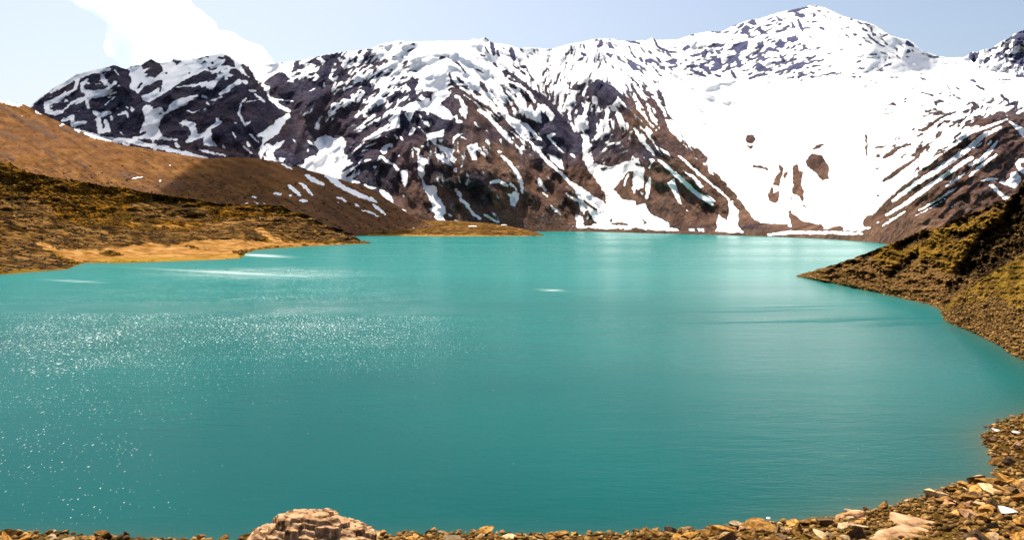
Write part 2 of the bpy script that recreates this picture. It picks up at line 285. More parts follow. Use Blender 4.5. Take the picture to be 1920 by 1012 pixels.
PT(750, 240, [('S', [(165, 285), (200, 245), (215, 280), (240, 285), (275, 318), (230, 360), (238, 440), (210, 470), (250, 540), (345, 555), (360, 640), (410, 720), (438, 800), (405, 830), (445, 885), (380, 888), (320, 850), (322, 800), (268, 775), (312, 750), (270, 650), (220, 580), (210, 500), (175, 440), (165, 360)]),
  ('S', 20, [(130, 185), (180, 208), (165, 270)]), ('S', 12, [(120, 200), (125, 270)]), ('S', [(360, 155), (450, 190), (520, 200), (500, 260), (545, 300), (500, 335), (440, 250), (380, 200)]), ('S', 14, [(190, 0), (330, 150), (430, 230), (480, 340)]), ('S', 36, [(375, 250), (420, 300), (490, 355)]), ('S', [(508, 370), (540, 378), (545, 422), (515, 412)]),
  ('S', [(265, 60), (330, 40), (410, 15), (405, 80), (320, 100), (340, 150), (280, 90)]), ('S', [(632, 172), (730, 135), (740, 170), (805, 240), (815, 285), (765, 235), (715, 205), (732, 300), (685, 305)]), ('S', 24, [(500, 150), (520, 90), (560, 55)]), ('S', 14, [(575, 85), (630, 108)]), ('S', 16, [(200, 175), (235, 160)]),
  ('S', 34, [(958, 258), (1050, 340), (1120, 440), (1152, 520), (1158, 615)]), ('S', 36, [(862, 515), (940, 500), (1020, 550)]), ('S', [(1012, 610), (1060, 625), (1080, 598), (1135, 620), (1122, 680), (1090, 750), (1050, 725), (1042, 665)]), ('S', 18, [(1050, 510), (1112, 600)]), ('S', 24, [(930, 215), (955, 230)]),
  ('S', 38, [(528, 580), (580, 650)]), ('S', 34, [(570, 670), (655, 745)]), ('S', 34, [(665, 765), (700, 820), (765, 862)]), ('S', 26, [(790, 815), (850, 850), (932, 890)]), ('S', [(1122, 195), (1160, 168), (1205, 210), (1150, 215)]), ('S', 40, [(940, 0), (1000, 80), (1060, 135)]), ('S', 14, [(1050, 30), (1120, 80), (1200, 170)]), ('S', 16, [(815, 130), (850, 145)]),
  ('S', [(1080, 0), (1230, 0), (1212, 110), (1260, 150), (1150, 90)]), ('S', 32, [(1210, 100), (1340, 250), (1420, 340), (1518, 420)]), ('S', 40, [(1280, 90), (1330, 110), (1330, 190), (1280, 180)]), ('R', 60, [(1300, 130), (1340, 160)]),
  ('S', 34, [(1318, 480), (1335, 530), (1382, 592)]), ('S', 18, [(1350, 610), (1402, 652)]), ('S', 20, [(1428, 733), (1518, 818)]), ('S', [(0, 405), (75, 392), (70, 500), (45, 558), (22, 530)]), ('S', [(0, 768), (50, 775), (65, 850), (0, 852)]), ('S', 24, [(450, 812), (490, 838)]), ('S', 14, [(510, 870), (555, 885)])])
# -- the two spurs right of the middle
PT(1000, 60, [('R', [(590, 455), (640, 448), (700, 520), (760, 560), (800, 600), (780, 650), (740, 690), (670, 712), (620, 680), (600, 605), (490, 605), (540, 530)]), ('R', [(360, 510), (410, 500), (490, 488), (485, 550), (385, 555)]), ('R', [(440, 690), (480, 710), (460, 800), (425, 780)]), ('R', [(605, 770), (680, 755), (672, 840), (620, 812)]),
  ('R', 30, [(590, 870), (610, 810)]), ('R', 24, [(510, 790), (540, 730)]), ('R', 18, [(565, 790), (580, 760)]), ('R', 32, [(465, 610), (470, 660)]), ('R', 34, [(520, 660), (545, 620)]), ('R', 20, [(380, 740), (430, 680)]), ('R', 24, [(720, 820), (735, 770)]), ('R', 18, [(765, 780), (780, 755)]), ('R', 14, [(770, 835), (800, 828)]),
  ('R', 38, [(690, 490), (760, 540), (860, 650), (960, 740), (1080, 870), (1200, 1005)]), ('R', [(825, 680), (860, 700), (1005, 870), (965, 960), (1000, 1012), (930, 1005), (940, 930), (890, 950), (930, 870), (860, 850)]), ('R', 28, [(930, 500), (1000, 620), (1060, 720), (1100, 830), (1165, 905)]), ('R', 46, [(1190, 750), (1230, 830), (1235, 930)]), ('R', 8, [(940, 450), (1030, 560), (1140, 650)]),
  ('R', [(105, 945), (150, 880), (220, 820), (320, 860), (360, 930), (440, 1012), (150, 1012)]), ('R', 50, [(0, 560), (130, 660), (230, 780), (310, 860)]), ('R', [(595, 130), (630, 98), (655, 130), (620, 148)]), ('R', [(700, 125), (735, 110), (775, 160), (720, 150)]), ('R', [(685, 190), (752, 215), (745, 238), (695, 225)]),
  ('R', 42, [(905, 290), (940, 320), (985, 360)]), ('R', 20, [(900, 270), (1000, 320)]), ('R', 20, [(1140, 58), (1180, 140), (1260, 180), (1310, 240)]), ('R', 14, [(1280, 332), (1362, 328)]), ('R', 14, [(1290, 302), (1362, 308)]), ('R', 13, [(1285, 272), (1352, 285)]), ('R', 8, [(150, 350), (150, 550), (175, 660)]), ('R', 24, [(935, 90), (1005, 110)]), ('R', 16, [(880, 80), (930, 100)]),
  ('R', 26, [(1010, 240), (1035, 285)]), ('R', 24, [(1065, 270), (1120, 285)]), ('R', 16, [(1170, 240), (1210, 290)]), ('R', 24, [(420, 275), (470, 245)]), ('R', 26, [(455, 200), (495, 225)]), ('R', 14, [(360, 130), (365, 215)]), ('R', 24, [(305, 215), (340, 200)]), ('R', 18, [(480, 110), (480, 165)]), ('R', 30, [(1150, 890), (1170, 915)])])
fill_poly(cover, [(1236, 150), (1270, 138), (1300, 143), (1400, 152), (1440, 158), (1600, 146), (1668, 172), (1655, 212), (1625, 290), (1610, 345), (1618, 372), (1640, 360), (1618, 425), (1615, 434), (1420, 420), (1385, 372), (1335, 315), (1286, 262), (1252, 210)], -1)
PT(1000, 240, [('R', [(120, 0), (350, 0), (430, 80), (465, 180), (465, 280), (520, 400), (590, 500), (580, 560), (665, 645), (650, 672), (560, 640), (480, 590), (420, 520), (330, 490), (290, 400), (200, 330), (130, 260)]), ('S', [(150, 280), (190, 260), (270, 300), (300, 410), (240, 375)]), ('S', 22, [(130, 250), (200, 290)]), ('S', 16, [(130, 70), (190, 140), (290, 240)]), ('S', 40, [(150, 70), (200, 60)]), ('S', 20, [(350, 245), (395, 278)]),
  ('S', 26, [(0, 180), (200, 370), (330, 500), (430, 620), (470, 700)]), ('S', [(340, 500), (430, 540), (560, 640), (660, 690), (740, 780), (740, 900), (600, 905), (480, 820), (440, 700)]), ('R', 28, [(480, 690), (600, 780)]),
  ('S', [(465, 280), (470, 100), (440, 60), (520, 60), (570, 330), (740, 370), (860, 330), (1005, 285), (960, 350), (1052, 372), (1045, 560), (950, 620), (940, 480), (905, 410), (760, 580), (850, 680), (960, 690), (980, 740), (1060, 715), (1100, 790), (1160, 860), (1290, 900), (1300, 955), (1390, 975), (1100, 960), (900, 935), (700, 962), (540, 945), (560, 900), (740, 900), (690, 700), (680, 620), (600, 500), (520, 400)]),
  ('R', [(758, 585), (850, 480), (900, 405), (952, 410), (940, 500), (930, 585), (960, 640), (975, 690), (850, 665), (840, 605), (790, 600)]), ('S', 22, [(905, 430), (860, 545)]), ('R', 30, [(740, 352), (830, 312), (960, 235)]), ('R', 20, [(570, 330), (620, 298)]), ('R', 18, [(530, 275), (590, 262)]), ('R', 20, [(525, 228), (580, 200)]), ('R', 26, [(670, 240), (720, 215)]), ('R', 22, [(690, 85), (715, 75)]), ('R', 26, [(640, 385), (695, 385)]),
  ('R', [(930, 200), (1020, 150), (1080, 160), (1100, 200), (1185, 285), (1120, 310), (1060, 250), (960, 272)]), ('R', [(1000, 720), (1040, 640), (1060, 560), (1050, 400), (1060, 280), (1110, 300), (1190, 300), (1300, 370), (1518, 560), (1518, 940), (1320, 950), (1290, 900), (1160, 860), (1100, 790), (1060, 712)]), ('R', 30, [(980, 580), (985, 720)]),
  ('S', 34, [(1185, 290), (1310, 370), (1420, 465), (1518, 555)]), ('S', [(1265, 520), (1350, 480), (1355, 540), (1330, 580), (1400, 685), (1345, 675), (1290, 590)]), ('S', 20, [(1378, 700), (1415, 745)]), ('S', 12, [(1445, 775), (1475, 795)]), ('R', [(1215, 0), (1260, 0), (1380, 110), (1518, 260), (1518, 400), (1300, 270), (1222, 80)]),
  ('S', 18, [(1060, 30), (1180, 170), (1240, 270)]), ('S', 26, [(1200, 170), (1300, 262)]), ('S', 24, [(1375, 260), (1440, 310), (1518, 395)]), ('S', 20, [(1420, 400), (1518, 460)]), ('S', 40, [(1110, 300), (1140, 320), (1105, 380)]), ('S', 26, [(1130, 410), (1115, 450)]), ('S', 46, [(1120, 470), (1090, 550), (1075, 660)]), ('S', 34, [(960, 0), (1040, 130), (1150, 260)]),
  ('S', [(395, 815), (460, 830), (480, 920), (520, 950), (415, 952)]), ('S', 20, [(370, 930), (900, 942)]), ('R', 24, [(745, 905), (905, 912)]), ('R', 18, [(730, 890), (745, 860)]), ('R', [(485, 790), (520, 775), (565, 870), (610, 905), (540, 905), (500, 850)]), ('S', 26, [(515, 860), (520, 830)]), ('S', 22, [(310, 620), (440, 700), (460, 790)]),
  ('S', 32, [(50, 480), (70, 530), (118, 592)]), ('S', 18, [(90, 615), (138, 652)]), ('S', 22, [(162, 733), (265, 822)]), ('R', 14, [(1030, 860), (1070, 900), (1040, 915)]), ('R', 12, [(620, 800), (670, 790)])])
# -- the high peak and its rock bands
PT(1220, 0, [('R', [(915, 210), (970, 180), (1020, 238), (960, 240)]), ('R', 26, [(830, 270), (880, 228)]), ('R', [(860, 280), (900, 240), (945, 260), (930, 300), (952, 365), (900, 325), (870, 310)]), ('R', [(965, 305), (1030, 250), (1085, 300), (1118, 322), (1060, 325), (1010, 290)]), ('R', [(1178, 420), (1220, 368), (1282, 410), (1270, 450), (1230, 462)]),
  ('R', [(1290, 360), (1370, 338), (1402, 380), (1350, 412), (1290, 380)]), ('R', [(758, 455), (800, 412), (932, 385), (915, 460), (830, 512)]), ('R', [(538, 435), (600, 408), (712, 420), (690, 440), (560, 455)]), ('R', [(465, 500), (520, 472), (545, 500), (505, 535)]), ('R', [(600, 580), (660, 542), (675, 600), (665, 660), (565, 672), (570, 640), (632, 620)]), ('R', 30, [(620, 480), (660, 510)]),
  ('R', [(295, 475), (350, 425), (385, 440), (330, 488)]), ('R', 30, [(350, 630), (445, 628)]), ('R', 40, [(465, 625), (540, 660), (560, 700)]), ('R', 24, [(390, 668), (500, 712)]), ('R', 34, [(780, 530), (830, 575), (842, 640)]), ('R', 24, [(750, 600), (720, 660)]), ('R', 28, [(765, 680), (812, 748)]), ('R', 22, [(610, 710), (668, 728)]),
  ('R', [(990, 655), (1030, 595), (1095, 645), (1108, 678), (1030, 682)]), ('R', 28, [(935, 745), (1030, 715), (1112, 700)]), ('R', 32, [(1075, 505), (1110, 465), (1215, 485)]), ('R', 24, [(1180, 695), (1300, 650), (1440, 600), (1482, 600)]), ('R', 30, [(1055, 545), (1085, 575)]), ('R', [(1145, 600), (1180, 583), (1220, 622)]), ('R', 30, [(1228, 525), (1265, 580)]),
  ('R', [(1055, 388), (1082, 440), (1030, 465), (1010, 430)]), ('R', 28, [(1400, 185), (1440, 300)]), ('R', 22, [(1340, 225), (1375, 265)]), ('R', 26, [(380, 530), (462, 520)]), ('R', 20, [(325, 580), (350, 572)]), ('R', 14, [(1015, 540), (1070, 500)]), ('R', 22, [(1340, 640), (1440, 630)]), ('R', 20, [(1440, 435), (1490, 470)]), ('R', 12, [(1190, 160), (1265, 215)]),
  ('R', 18, [(1190, 300), (1210, 285)]), ('R', 22, [(1215, 235), (1240, 225)]), ('R', 22, [(905, 545), (960, 570)]), ('R', 14, [(1300, 740), (1365, 740)]), ('R', 26, [(1300, 110), (1480, 75)]), ('R', 36, [(1390, 145), (1460, 150)]), ('R', 18, [(385, 335), (420, 332)]), ('R', 9, [(560, 298), (640, 302)]), ('R', 14, [(900, 600), (900, 610)])])
PT(1500, 0, [('R', 10, [(10, 90), (95, 72)]), ('R', 10, [(120, 60), (165, 65)]), ('R', 10, [(255, 112), (310, 122)]), ('R', 10, [(355, 165), (400, 172)]), ('R', 14, [(470, 185), (500, 190)]), ('R', 22, [(590, 270), (640, 300)]), ('R', 18, [(640, 330), (720, 400), (800, 445)]), ('R', 18, [(540, 210), (600, 235)]), ('R', 14, [(610, 222), (660, 235)]), ('R', 16, [(665, 265), (710, 335)]),
  ('R', 16, [(790, 345), (830, 330)]), ('R', 34, [(1005, 405), (1070, 440)]), ('R', 30, [(1010, 500), (1040, 480)]), ('R', 16, [(1060, 470), (1080, 490)]), ('R', 16, [(1015, 390), (1035, 392)]), ('R', 12, [(430, 320), (470, 365)]), ('R', 14, [(385, 280), (410, 280)]), ('R', 10, [(370, 472), (425, 462)]), ('R', 14, [(655, 518), (730, 515)]), ('R', 12, [(525, 548), (565, 530)]), ('R', 14, [(540, 590), (575, 575)]), ('R', 16, [(570, 658), (610, 645)]),
  ('R', 12, [(755, 680), (790, 672)]), ('R', 20, [(790, 630), (865, 605)]), ('R', 12, [(915, 530), (945, 552)]), ('R', 16, [(255, 635), (300, 620)]), ('R', 12, [(280, 692), (350, 690)]), ('R', 14, [(55, 210), (90, 200)]), ('R', 14, [(110, 212), (160, 210)]), ('R', 20, [(120, 160), (140, 145)]), ('R', 24, [(180, 260), (230, 285)]), ('R', 22, [(160, 105), (200, 105)])])
# -- rock islands in the snow bowl and the foot of the bowl
PT(1220, 240, [('R', [(100, 0), (160, 60), (290, 150), (390, 270), (510, 350), (530, 410), (690, 500), (640, 530), (662, 592), (590, 550), (690, 660), (718, 825), (620, 790), (600, 880), (590, 905), (180, 905), (170, 850), (0, 760), (0, 330), (60, 280), (0, 140), (0, 60)]),
  ('S', 42, [(70, 285), (250, 440), (400, 580), (560, 690)]), ('S', 14, [(0, 90), (100, 250)]), ('S', 22, [(80, 180), (180, 250)]), ('S', 24, [(250, 245), (300, 290), (420, 400), (540, 500), (650, 590), (712, 645)]), ('S', [(285, 385), (390, 430), (485, 530), (440, 542), (370, 450)]), ('S', 40, [(490, 610), (575, 660)]), ('R', 18, [(320, 430), (400, 490)]),
  ('S', [(145, 490), (215, 458), (232, 520), (270, 650), (292, 712), (240, 660), (180, 540)]), ('S', 12, [(320, 740), (345, 755)]), ('S', [(590, 850), (620, 780), (640, 812), (700, 835), (705, 660), (740, 660), (762, 720), (800, 740), (790, 880), (865, 955), (580, 935), (605, 885)]), ('S', [(0, 780), (60, 805), (165, 855), (180, 900), (255, 935), (0, 920)]),
  ('R', [(388, 180), (430, 185), (480, 230), (518, 270), (500, 318), (435, 275)]), ('R', [(722, 628), (800, 700), (900, 800), (1000, 860), (1200, 900), (1255, 945), (1050, 955), (860, 955), (790, 890), (800, 750)]), ('R', [(870, 65), (930, 65), (948, 100), (920, 140), (875, 135), (858, 100)]), ('R', [(858, 155), (925, 160), (915, 198)]),
  ('R', 24, [(920, 345), (980, 350), (1065, 375)]), ('R', [(1160, 325), (1200, 360), (1182, 440), (1160, 532), (1103, 510), (1130, 440), (1165, 390)]), ('R', [(1245, 385), (1215, 465), (1195, 430)]), ('R', [(1060, 600), (1100, 530), (1110, 595), (1160, 565), (1163, 650), (1125, 680), (1070, 655)]),
  ('R', [(1290, 340), (1330, 322), (1340, 390), (1378, 400), (1360, 500), (1385, 590), (1380, 680), (1330, 602), (1278, 590), (1290, 510), (1282, 420)]), ('R', 12, [(1270, 620), (1272, 680)]), ('R', 14, [(1375, 700), (1405, 712)]), ('R', [(1240, 755), (1260, 742), (1300, 790), (1350, 860), (1446, 858), (1446, 925), (1270, 925), (1290, 850)]), ('R', [(1400, 300), (1446, 240), (1446, 350), (1410, 330)]), ('S', 9, [(1300, 902), (1320, 902)]), ('R', 14, [(1150, 880), (1200, 875)])], 4.82)
PT(1400, 0, [('R', [(243, 662), (270, 634), (310, 640), (336, 680), (336, 738), (310, 742), (280, 708), (250, 688)]), ('R', 12, [(275, 615), (315, 595)]), ('R', 8, [(490, 548), (496, 590), (494, 642)]), ('R', [(170, 868), (190, 880), (230, 915), (310, 925), (320, 948), (190, 948)]), ('R', [(320, 948), (380, 928), (398, 940), (395, 952)]), ('R', [(0, 885), (60, 920), (170, 925), (170, 950), (0, 960)])], 2.2)
# -- striped slope on the right
PT(1560, 200, [('R', [(250, 945), (250, 890), (320, 860), (430, 740), (560, 625), (700, 530), (850, 390), (1000, 290), (1160, 170), (1300, 40), (1360, 38), (1400, 120), (1518, 200), (1700, 260), (1700, 1040), (250, 1040), (300, 960)]), ('S', [(250, 850), (330, 855), (420, 740), (380, 730)]),
  ('R', [(395, 582), (500, 500), (680, 393), (690, 400), (600, 470), (480, 560), (410, 595)]), ('R', [(375, 415), (500, 320), (620, 285), (632, 300), (540, 330), (460, 400)]), ('R', 22, [(685, 188), (740, 180), (850, 90), (980, 42)]), ('R', [(812, 235), (845, 195), (868, 200), (862, 235)]), ('R', 20, [(965, 248), (1020, 202)]), ('R', 14, [(1070, 155), (1220, 60)]), ('R', [(1125, 135), (1195, 98), (1175, 150)]), ('R', 16, [(345, 325), (420, 316)]), ('R', 12, [(630, 185), (660, 170)]), ('R', 14, [(670, 235), (720, 215)]),
  ('R', [(338, 495), (378, 475), (368, 500)]), ('R', [(345, 702), (380, 692), (368, 715)]), ('S', 34, [(425, 858), (600, 755), (800, 605), (1060, 430), (1115, 395)]), ('S', 42, [(480, 745), (640, 625), (850, 490), (1060, 345), (1200, 225), (1330, 165)]), ('R', 10, [(640, 660), (690, 610)]), ('S', 26, [(1100, 205), (1250, 150), (1385, 100)]), ('S', 34, [(1085, 462), (1180, 420), (1230, 370), (1310, 275)]), ('S', 26, [(1085, 548), (1190, 460), (1300, 380)]), ('S', 22, [(900, 632), (960, 590), (1055, 520)]),
  ('S', 18, [(685, 820), (860, 722), (990, 635)]), ('S', 10, [(645, 872), (780, 800), (910, 722)]), ('S', 18, [(400, 942), (580, 825)]), ('S', 10, [(940, 792), (978, 772)]), ('S', 12, [(1110, 330), (1190, 290)]), ('S', 16, [(1230, 300), (1260, 270)]), ('S', 14, [(355, 920), (370, 912)]),
  ('S', [(1155, 592), (1230, 560), (1335, 565), (1300, 582)]), ('S', [(1230, 620), (1280, 612), (1330, 670), (1410, 722), (1360, 738), (1290, 670)]), ('S', [(1318, 600), (1400, 570), (1412, 518), (1470, 518), (1502, 580), (1450, 645), (1380, 622)]), ('S', [(1440, 450), (1480, 408), (1560, 408), (1600, 560), (1500, 525), (1460, 490)]), ('R', [(1485, 450), (1540, 430), (1560, 490), (1500, 480)]), ('S', [(1385, 105), (1518, 170), (1600, 190), (1600, 260), (1500, 235), (1440, 160)]), ('S', 12, [(1450, 225), (1465, 222)]), ('S', 20, [(240, 965), (300, 958)])], 4.217)
PT(1620, 40, [('R', 10, [(510, 485), (550, 500)]), ('R', 13, [(535, 530), (588, 562)]), ('R', [(230, 792), (270, 768), (325, 798), (280, 800)]), ('R', 9, [(165, 850), (225, 825)]), ('R', 10, [(190, 880), (245, 880)]), ('R', 9, [(245, 860), (278, 872)]), ('R', 18, [(370, 770), (400, 760)]), ('R', 14, [(385, 745), (402, 725)]), ('R', 10, [(520, 682), (560, 678), (605, 695)]), ('R', 8, [(470, 690), (495, 686)]), ('R', 8, [(320, 622), (345, 615)]), ('R', 8, [(460, 640), (500, 630)]), ('R', [(660, 760), (720, 742), (785, 762), (700, 775), (685, 815)]),
  ('R', 8, [(760, 720), (840, 705), (950, 760)]), ('R', 16, [(710, 688), (740, 682)]), ('R', [(995, 775), (1040, 758), (1100, 825), (1050, 840), (1015, 835), (1030, 785)]), ('R', 20, [(935, 860), (985, 840)]), ('R', 30, [(1012, 560), (1058, 572)]), ('R', 22, [(1055, 605), (1140, 650)]), ('R', 10, [(1155, 775), (1215, 778)]), ('R', 30, [(1300, 700), (1370, 765)]), ('R', 16, [(1325, 800), (1380, 800)]), ('R', 30, [(1440, 520), (1518, 520)]), ('R', 9, [(1260, 565), (1400, 550)]), ('R', 14, [(1310, 575), (1345, 605)]),
  ('R', [(1195, 945), (1240, 880), (1290, 852), (1335, 880), (1250, 930)]), ('R', 14, [(1350, 860), (1450, 862)]), ('R', [(1430, 880), (1540, 890), (1600, 1000), (1480, 990), (1370, 935)]), ('R', 9, [(180, 955), (190, 957)]), ('R', 8, [(1195, 600), (1225, 590)])])
# -- shore strip under the mountains
shore_raw = line([(-400, 440), (-200, 440), (1030, 434), (1120, 433.5), (1220, 437.5), (1345, 440), (1400, 441.5), (1500, 445), (1608, 450), (1663, 456), (1760, 470), (1920, 500), (2150, 560), (2400, 620)])
shore = lambda x: sum(shore_raw(x + o_) for o_ in range(-70, 71, 14)) / 11.0
cover = np.where((PY > shore(PX) - 5) , 1, cover)
stroke(cover, [(1440, 440), (1480, 436), (1560, 436), (1618, 438)], 7, -1)

jx = 2.6 * fbm(PX / 9, PY / 9, 21, 3) + 1.5 * fbm(PX / 3.2, PY / 3.2, 23, 2)
jy = 2.2 * fbm(PX / 9, PY / 9, 22, 3) + 1.5 * fbm(PX / 3.2, PY / 3.2, 24, 2)
def warp(a, k=1.0):
    xi = np.clip(PX - RX0 - .5 + k * jx + .5, 0, RW - 1).astype(int); yi = np.clip(PY - RY0 - .5 + k * jy + .5, 0, RH - 1).astype(int)
    return a[yi, xi]
# a little broken ground: tiny holes of snow in rock and rock in snow, only where both meet
soft = blur(cover, 9)
fine = lic(fbm(PX / 4.5, PY / 4.5, 31, 3), 4); fine /= fine.std()
mixz = np.exp(-(soft / 0.75) ** 2)
cover = np.clip(cover + 0.5 * fine * mixz * (1 - .80 * blur(painted, 2)) + .30 * fine * np.exp(-(blur(cover, 4) / .5) ** 2) * sstep(560, 480, PX), -1, 1)
cover = blur(warp(cover, .9), 0.7)

def sample(img, px, py):
    x = np.clip(px - RX0 - .5, 0, RW - 1.001); y = np.clip(py - RY0 - .5, 0, RH - 1.001)
    xi = x.astype(int); yi = y.astype(int); a = x - xi; b = y - yi
    return (img[yi, xi] * (1 - a) + img[yi, xi + 1] * a) * (1 - b) + (img[yi + 1, xi] * (1 - a) + img[yi + 1, xi + 1] * a) * b

# ------------------------------------------------------------------ object helpers
def tag(o, label=None, cat=None, group=None, kind=None):
    if label: o['label'] = label
    if cat: o['category'] = cat
    if group: o['group'] = group
    if kind: o['kind'] = kind
    return o
def mesh_obj(name, verts, faces, mat, attrs=None, smooth=True, parent=None):
    me = bpy.data.meshes.new(name)
    v = np.ascontiguousarray(verts, dtype=np.float32); f = np.ascontiguousarray(faces, dtype=np.int32)
    k = f.shape[1]
    me.vertices.add(len(v)); me.vertices.foreach_set("co", v.ravel())
    me.loops.add(f.size); me.loops.foreach_set("vertex_index", f.ravel())
    me.polygons.add(len(f)); me.polygons.foreach_set("loop_start", np.arange(0, f.size, k, dtype=np.int32))
    try: me.polygons.foreach_set("loop_total", np.full(len(f), k, dtype=np.int32))
    except Exception: pass
    me.update(calc_edges=True); me.validate()
    if smooth: me.polygons.foreach_set("use_smooth", np.ones(len(me.polygons), bool))
    for an, av in (attrs or {}).items():
        a = me.attributes.new(an, 'FLOAT', 'POINT'); a.data.foreach_set("value", np.ascontiguousarray(av, dtype=np.float32).ravel())
    me.materials.append(mat)
    o = bpy.data.objects.new(name, me); col.objects.link(o); o.parent = parent
    return o
def grid_faces(nr, nc):
    i = np.arange(nr - 1)[:, None] * nc + np.arange(nc - 1)[None, :]
    return np.stack([i, i + 1, i + nc + 1, i + nc], -1).reshape(-1, 4)

def slope_sheet(name, x0, x1, dx, rows, top, bot, depth, mat, attrs, back=(1.10, 1.35, 1.8), drop=(0.25, 0.8, 2.0), tp=1.0):
    """A hillside: seen foot (bot) to crest (top), with real distance at every point, then its far side falling away behind the crest."""
    xs = np.arange(x0, x1 + dx, dx, dtype=float)
    t = np.linspace(0, 1, rows) ** tp
    T, X = np.meshgrid(t, xs, indexing='ij')
    tv, bv = top(xs), bot(xs)
    Y = bv[None, :] + (tv - bv)[None, :] * T
    D = depth(X, Y, T)
    wx = D * (X - 960) / F0; wz = H0 - D * (Y - YH) / F0
    at = {k: fn(X, Y, T) for k, fn in attrs.items()}
    # toe below the water and far side
    toe = np.stack([wx[0] * .985, D[0] * .985, np.minimum(wz[0], 0) - 4], -1)
    front = np.stack([wx, D, wz], -1)
    rowsl = [toe[None], front]
    for s, d in zip(back, drop):
        rel = max(1.0, float(np.max(wz[-1])))
        bx = wx[-1] * s; bd = D[-1] * s; bz = wz[-1] - d * 0.45 * (D[-1] * (s - 1)) * 1.6
        bz = bz + 0.02 * D[-1] * fbm(bx / 300, bd / 300, 5, 3)
        rowsl.append(np.stack([bx, bd, bz], -1)[None])
    V = np.concatenate(rowsl, 0)
    A = {k: np.concatenate([v[:1], v] + [v[-1:]] * len(back), 0) for k, v in at.items()}
    nr, nc = V.shape[:2]
    return mesh_obj(name, V.reshape(-1, 3), grid_faces(nr, nc), mat, {k: v.reshape(-1) for k, v in A.items()})

# ------------------------------------------------------------------ materials
def new_mat(name):
    m = bpy.data.materials.new(name); m.use_nodes = True
    n = m.node_tree; b = n.nodes['Principled BSDF']
    return m, n, b
def N(n, t, **kw):
    x = n.nodes.new(t)
    for k, v in kw.items():
        if k in x.inputs.keys() if hasattr(x.inputs, 'keys') else False: x.inputs[k].default_value = v
        else: setattr(x, k, v)
    return x
def attr(n, name):
    a = n.nodes.new('ShaderNodeAttribute'); a.attribute_name = name; return a.outputs['Fac']
def noise(n, scale, detail=5, rough=0.55, vec=None, dist=0.0):
    x = n.nodes.new('ShaderNodeTexNoise'); x.inputs['Scale'].default_value = scale; x.inputs['Detail'].default_value = detail
    x.inputs['Roughness'].default_value = rough; x.inputs['Distortion'].default_value = dist
    if vec is not None: n.links.new(vec, x.inputs['Vector'])
    return x.outputs['Fac']
def ramp(n, fac, stops, mode='LINEAR'):
    r = n.nodes.new('ShaderNodeValToRGB'); r.color_ramp.interpolation = mode
    e = r.color_ramp.elements
    while len(e) < len(stops): e.new(0.5)
    for q, (p, c) in zip(e, stops): q.position = p; q.color = (*c, 1) if len(c) == 3 else c
    n.links.new(fac, r.inputs[0]); return r.outputs[0]
def mixc(n, fac, a, b, mode='MIX'):
    m = n.nodes.new('ShaderNodeMix'); m.data_type = 'RGBA'; m.blend_type = mode
    for s, v in ((m.inputs[0], fac), (m.inputs[6], a), (m.inputs[7], b)):
        if hasattr(v, 'is_linked') or hasattr(v, 'links'): n.links.new(v, s)
        elif isinstance(v, (int, float)): s.default_value = v
        else: s.default_value = (*v, 1)
    return m.outputs[2]
def math_(n, op, a, b=None, clamp=False):
    m = n.nodes.new('ShaderNodeMath'); m.operation = op; m.use_clamp = clamp
    for s, v in zip(m.inputs, (a, b)):
        if v is None: continue
        if isinstance(v, (int, float)): s.default_value = v
        else: n.links.new(v, s)
    return m.outputs[0]
def rng_(n, v, a, b, c=0.0, d=1.0, smooth=False):
    m = n.nodes.new('ShaderNodeMapRange'); m.inputs[1].default_value = a; m.inputs[2].default_value = b; m.inputs[3].default_value = c; m.inputs[4].default_value = d
    if smooth: m.interpolation_type = 'SMOOTHSTEP'
    n.links.new(v, m.inputs[0]); return m.outputs[0]
def objvec(n, sc=(1, 1, 1), rot=(0, 0, 0)):
    t = n.nodes.new('ShaderNodeTexCoord'); m = n.nodes.new('ShaderNodeMapping')
    m.inputs['Scale'].default_value = sc; m.inputs['Rotation'].default_value = rot
    n.links.new(t.outputs['Object'], m.inputs['Vector']); return m.outputs[0]
def dirvec(n, rot, sc):
    t = n.nodes.new('ShaderNodeTexCoord'); m = n.nodes.new('ShaderNodeMapping'); m.inputs['Rotation'].default_value = rot
    q = n.nodes.new('ShaderNodeMapping'); q.inputs['Scale'].default_value = sc
    n.links.new(t.outputs['Object'], m.inputs['Vector']); n.links.new(m.outputs[0], q.inputs['Vector']); return q.outputs[0]
def bump(n, h, dist, strength=1.0, nrm=None):
    b = n.nodes.new('ShaderNodeBump'); b.inputs['Distance'].default_value = dist; b.inputs['Strength'].default_value = strength
    n.links.new(h, b.inputs['Height'])
    if nrm is not None: n.links.new(nrm, b.inputs['Normal'])
    return b.outputs[0]

